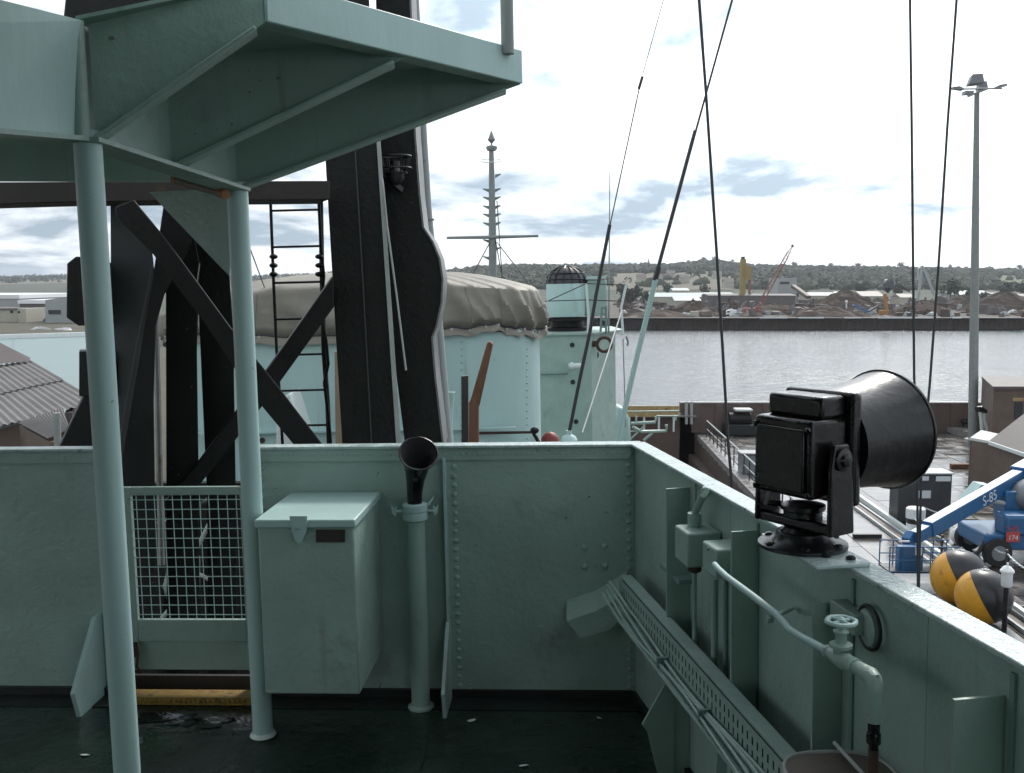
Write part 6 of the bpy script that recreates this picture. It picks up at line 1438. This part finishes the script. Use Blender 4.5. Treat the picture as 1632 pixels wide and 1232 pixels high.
single('white_chute', MB().beam(hpw, hpe, 1.6, 1.0), 'white_paint', 'bright white chute tilted over the left heap', 'chute', bevel=.1)
single('block_hut', MB().box(EY(1107, 503, 320) + V((0, 0, .2)), (2.4, 2.2, 2.2)), 'cream', 'small square pale hut at the far quay edge', 'hut', bevel=.05)
cvb = thing('belt_conveyor', 'blue belt conveyor rising by the brown heap', 'conveyor', V((EY(1380, 500, 330).x, 330, GZ)))
part('belt', MB().beam(EY(1360, 486, 330), EY(1384, 497, 330), 1.6, .7), 'conveyor_blue', cvb); part('belt', MB().beam(EY(1384, 497, 330), EY(1400, 487, 330), 1.2, .5), 'mast_black_grey', cvb); part('leg', MB().cyl(EY(1380, 495, 330), EY(1380, 505, 330), .15, 6), 'conveyor_blue', cvb)
dgr = thing('orange_digger', 'orange digger with dark raised arm left of the paired wires', 'digger', V((EY(1410, 500, 335).x, 335, GZ)))
part('mast_arm', MB().beam(EY(1414, 500, 335), EY(1410, 468, 335), .9, .9), 'plant_orange', dgr); part('body', MB().box(EY(1410, 498, 335), (3.4, 2.4, 1.6)), 'plant_orange', dgr, bevel=.1)
part('boom', MB().beam(EY(1418, 452, 345), EY(1450, 464, 345), .7, .7), 'mast_black_grey', dgr); part('grab', MB().blob(EY(1416, 455, 345), 2.2, 2, 2.2, 8, 5, .3), 'mast_black_grey', dgr)
af = thing('loading_frame', 'pale grey A shaped loading frame between the paired wires', 'frame', V((EY(1475, 475, 420).x, 420, GZ)))
part('leg', MB().beam(EY(1470, 424, 420), EY(1462, 484, 420), .9, .9), 'galv', af); part('leg', MB().beam(EY(1470, 426, 420), EY(1489, 470, 420), 1.0, .9), 'galv', af); part('hood', MB().prism([EY(1464, 446, 421), EY(1465, 428, 421), EY(1471, 423, 421), EY(1478, 432, 421), EY(1484, 450, 421)], (0, 2, 0)), 'galv', af)
single('shore_marker', MB().cyl(EY(1349, 505, 322), EY(1349, 481, 322), .22, 8).blob(EY(1349, 481, 322), .5, .5, .5, 8, 5), 'white_paint', 'white topped marker post by the brown heap', 'marker')
# scrap heaps
random.seed(5)
def heap(label, px, py, wpx, hpx, y_):
    a = EY(px - wpx / 2, py, y_); c = EY(px + wpx / 2, py, y_); w_ = (c.x - a.x) / 2; h_ = hpx / F * y_
    mb = MB(); vs = []; fs = []; n, m2 = 26, 9
    for j in range(m2 + 1):
        r_ = j / m2
        for k in range(n):
            a_ = 2 * math.pi * k / n; q_ = 1 + .12 * math.sin(a_ * 3 + px) + .08 * math.sin(a_ * 7 + py)
            vs.append(V(((a.x + c.x) / 2 + w_ * r_ * q_ * math.cos(a_), y_ + min(w_ * .6, 14) * r_ * q_ * math.sin(a_), GZ - .1 + max(0, h_ * (1 - r_ ** 1.3)) + random.uniform(-.06, .06) * h_)))
    for j in range(m2):
        for k in range(n): fs.append((j * n + k, j * n + (k + 1) % n, (j + 1) * n + (k + 1) % n, (j + 1) * n + k))
    single('scrap_heap', mb.add(vs, fs), 'heap', label, 'heap', 'heaps of scrap and gravel on the far bank', smooth=False, fix=False)
heap('brown heap under the white chute', 1105, 505, 100, 24, 335); heap('dark heap below the long brown shed', 1235, 505, 130, 17, 345); heap('large reddish heap right of the crane', 1345, 505, 130, 36, 370); heap('dark low heap by the conveyor', 1320, 505, 130, 20, 320)
heap('grey heap between the paired wires', 1470, 505, 110, 22, 350); heap('brown heap beside the floodlight mast', 1600, 505, 150, 32, 375); heap('flat heap right of the paired wires', 1535, 505, 90, 24, 400); heap('low brown heap at the bank by the ship rail', 1050, 508, 120, 13, 318)
for i, (px, py, m_) in enumerate(((1004, 485, 'white_paint'), (1024, 484, 'sign_pale'), (1006, 493, 'shed_grey'), (1034, 494, 'conveyor_blue'), (1047, 498, 'white_paint'), (1098, 511, 'white_paint'), (1277, 467, 'white_paint'), (1287, 503, 'white_paint'))):
    p = EY(px, py, 360 if py < 500 else 330); p.z = max(p.z, GZ); t_ = thing('parked_car', ['white car leftmost on the far bank', 'pale van parked right of the white car', 'grey car below the white car', 'blue car by the cream shed door', 'white car before the cream shed', 'white car at the quay edge by the hut', 'white truck up beside the plant ramp', 'white car before the dark heap'][i], 'car', V((p.x, p.y, GZ)), 'vehicles on the far bank')
    b_ = V((p.x, p.y, GZ)); part('body', MB().box(b_ + V((0, 0, .7)), (4.0, 1.8, .7)), m_, t_, bevel=.12); part('cabin', MB().box(b_ + V((0, 0, 1.3)), (2.1, 1.6, .55)), 'dark_glass', t_, bevel=.12)
# scrap, plant and stacked stores scattered over the yard
random.seed(21)
for m_ in ('heap', 'shed_brown', 'brick_brown', 'shed_grey'):
    mb = MB()
    for k in range(150):
        px = random.uniform(985, 1640); y_ = random.uniform(YF + 8, 520); x_ = (px - 816) / F * y_
        w_ = random.uniform(.8, 3.6) * (1 if m_ != 'shed_grey' else .6); h_ = random.uniform(.5, 2.4) * (1.5 if m_ in ('heap', 'shed_brown') else .8)
        if random.random() < .55: mb.blob((x_, y_, GZ + h_ * .3), w_, w_ * .7, h_, 7, 4, .3)
        else:
            a_ = random.uniform(0, 3); X_ = V((math.cos(a_), math.sin(a_), 0)); mb.box((x_, y_, GZ + h_ * .5), (w_ * 1.4, w_ * .8, h_), (X_, V((-X_.y, X_.x, 0)), V((0, 0, 1))))
    single('scrap', mb, m_, {'heap': 'earthy scrap and spoil strewn over the far yard', 'shed_brown': 'dark stacked stores strewn over the far yard', 'brick_brown': 'reddish scrap strewn over the far yard', 'shed_grey': 'small grey containers and plant strewn over the far yard'}[m_], 'scrap', kind='stuff', smooth=False)
# distant left crane on the hill
lc = thing('distant_crane', 'faint thin crane on the hazy hill at far left', 'crane', V((EY(27, 455, 2600).x, 2600, terrain(EY(27, 455, 2600).x, 2600))))
a = EY(28, 446, 2600); part('mast', MB().cyl(V((a.x, 2600, BASE[lc.name].z)), a, .8, 6), 'grey_paint', lc); part('jib', MB().cyl(a, EY(25.5, 441.5, 2600), .6, 6), 'grey_paint', lc)

# ================================================================== AIR
hz_ = MB().box((0, 2400, (60 + -20) / 2), (10400, 5800, 80))
HAZE = bpy.data.materials.new('haze_air'); HAZE.use_nodes = True; t = HAZE.node_tree; t.nodes.clear()
out = t.nodes.new('ShaderNodeOutputMaterial'); pv_ = t.nodes.new('ShaderNodeVolumePrincipled'); pv_.inputs['Color'].default_value = (.86, .92, 1, 1); pv_.inputs['Density'].default_value = 0.000125
pv_.inputs['Anisotropy'].default_value = 0.3
t.links.new(pv_.outputs[0], out.inputs['Volume']); MATS['haze_air'] = HAZE
single('haze', hz_, 'haze_air', None, None, kind='stuff', smooth=False)
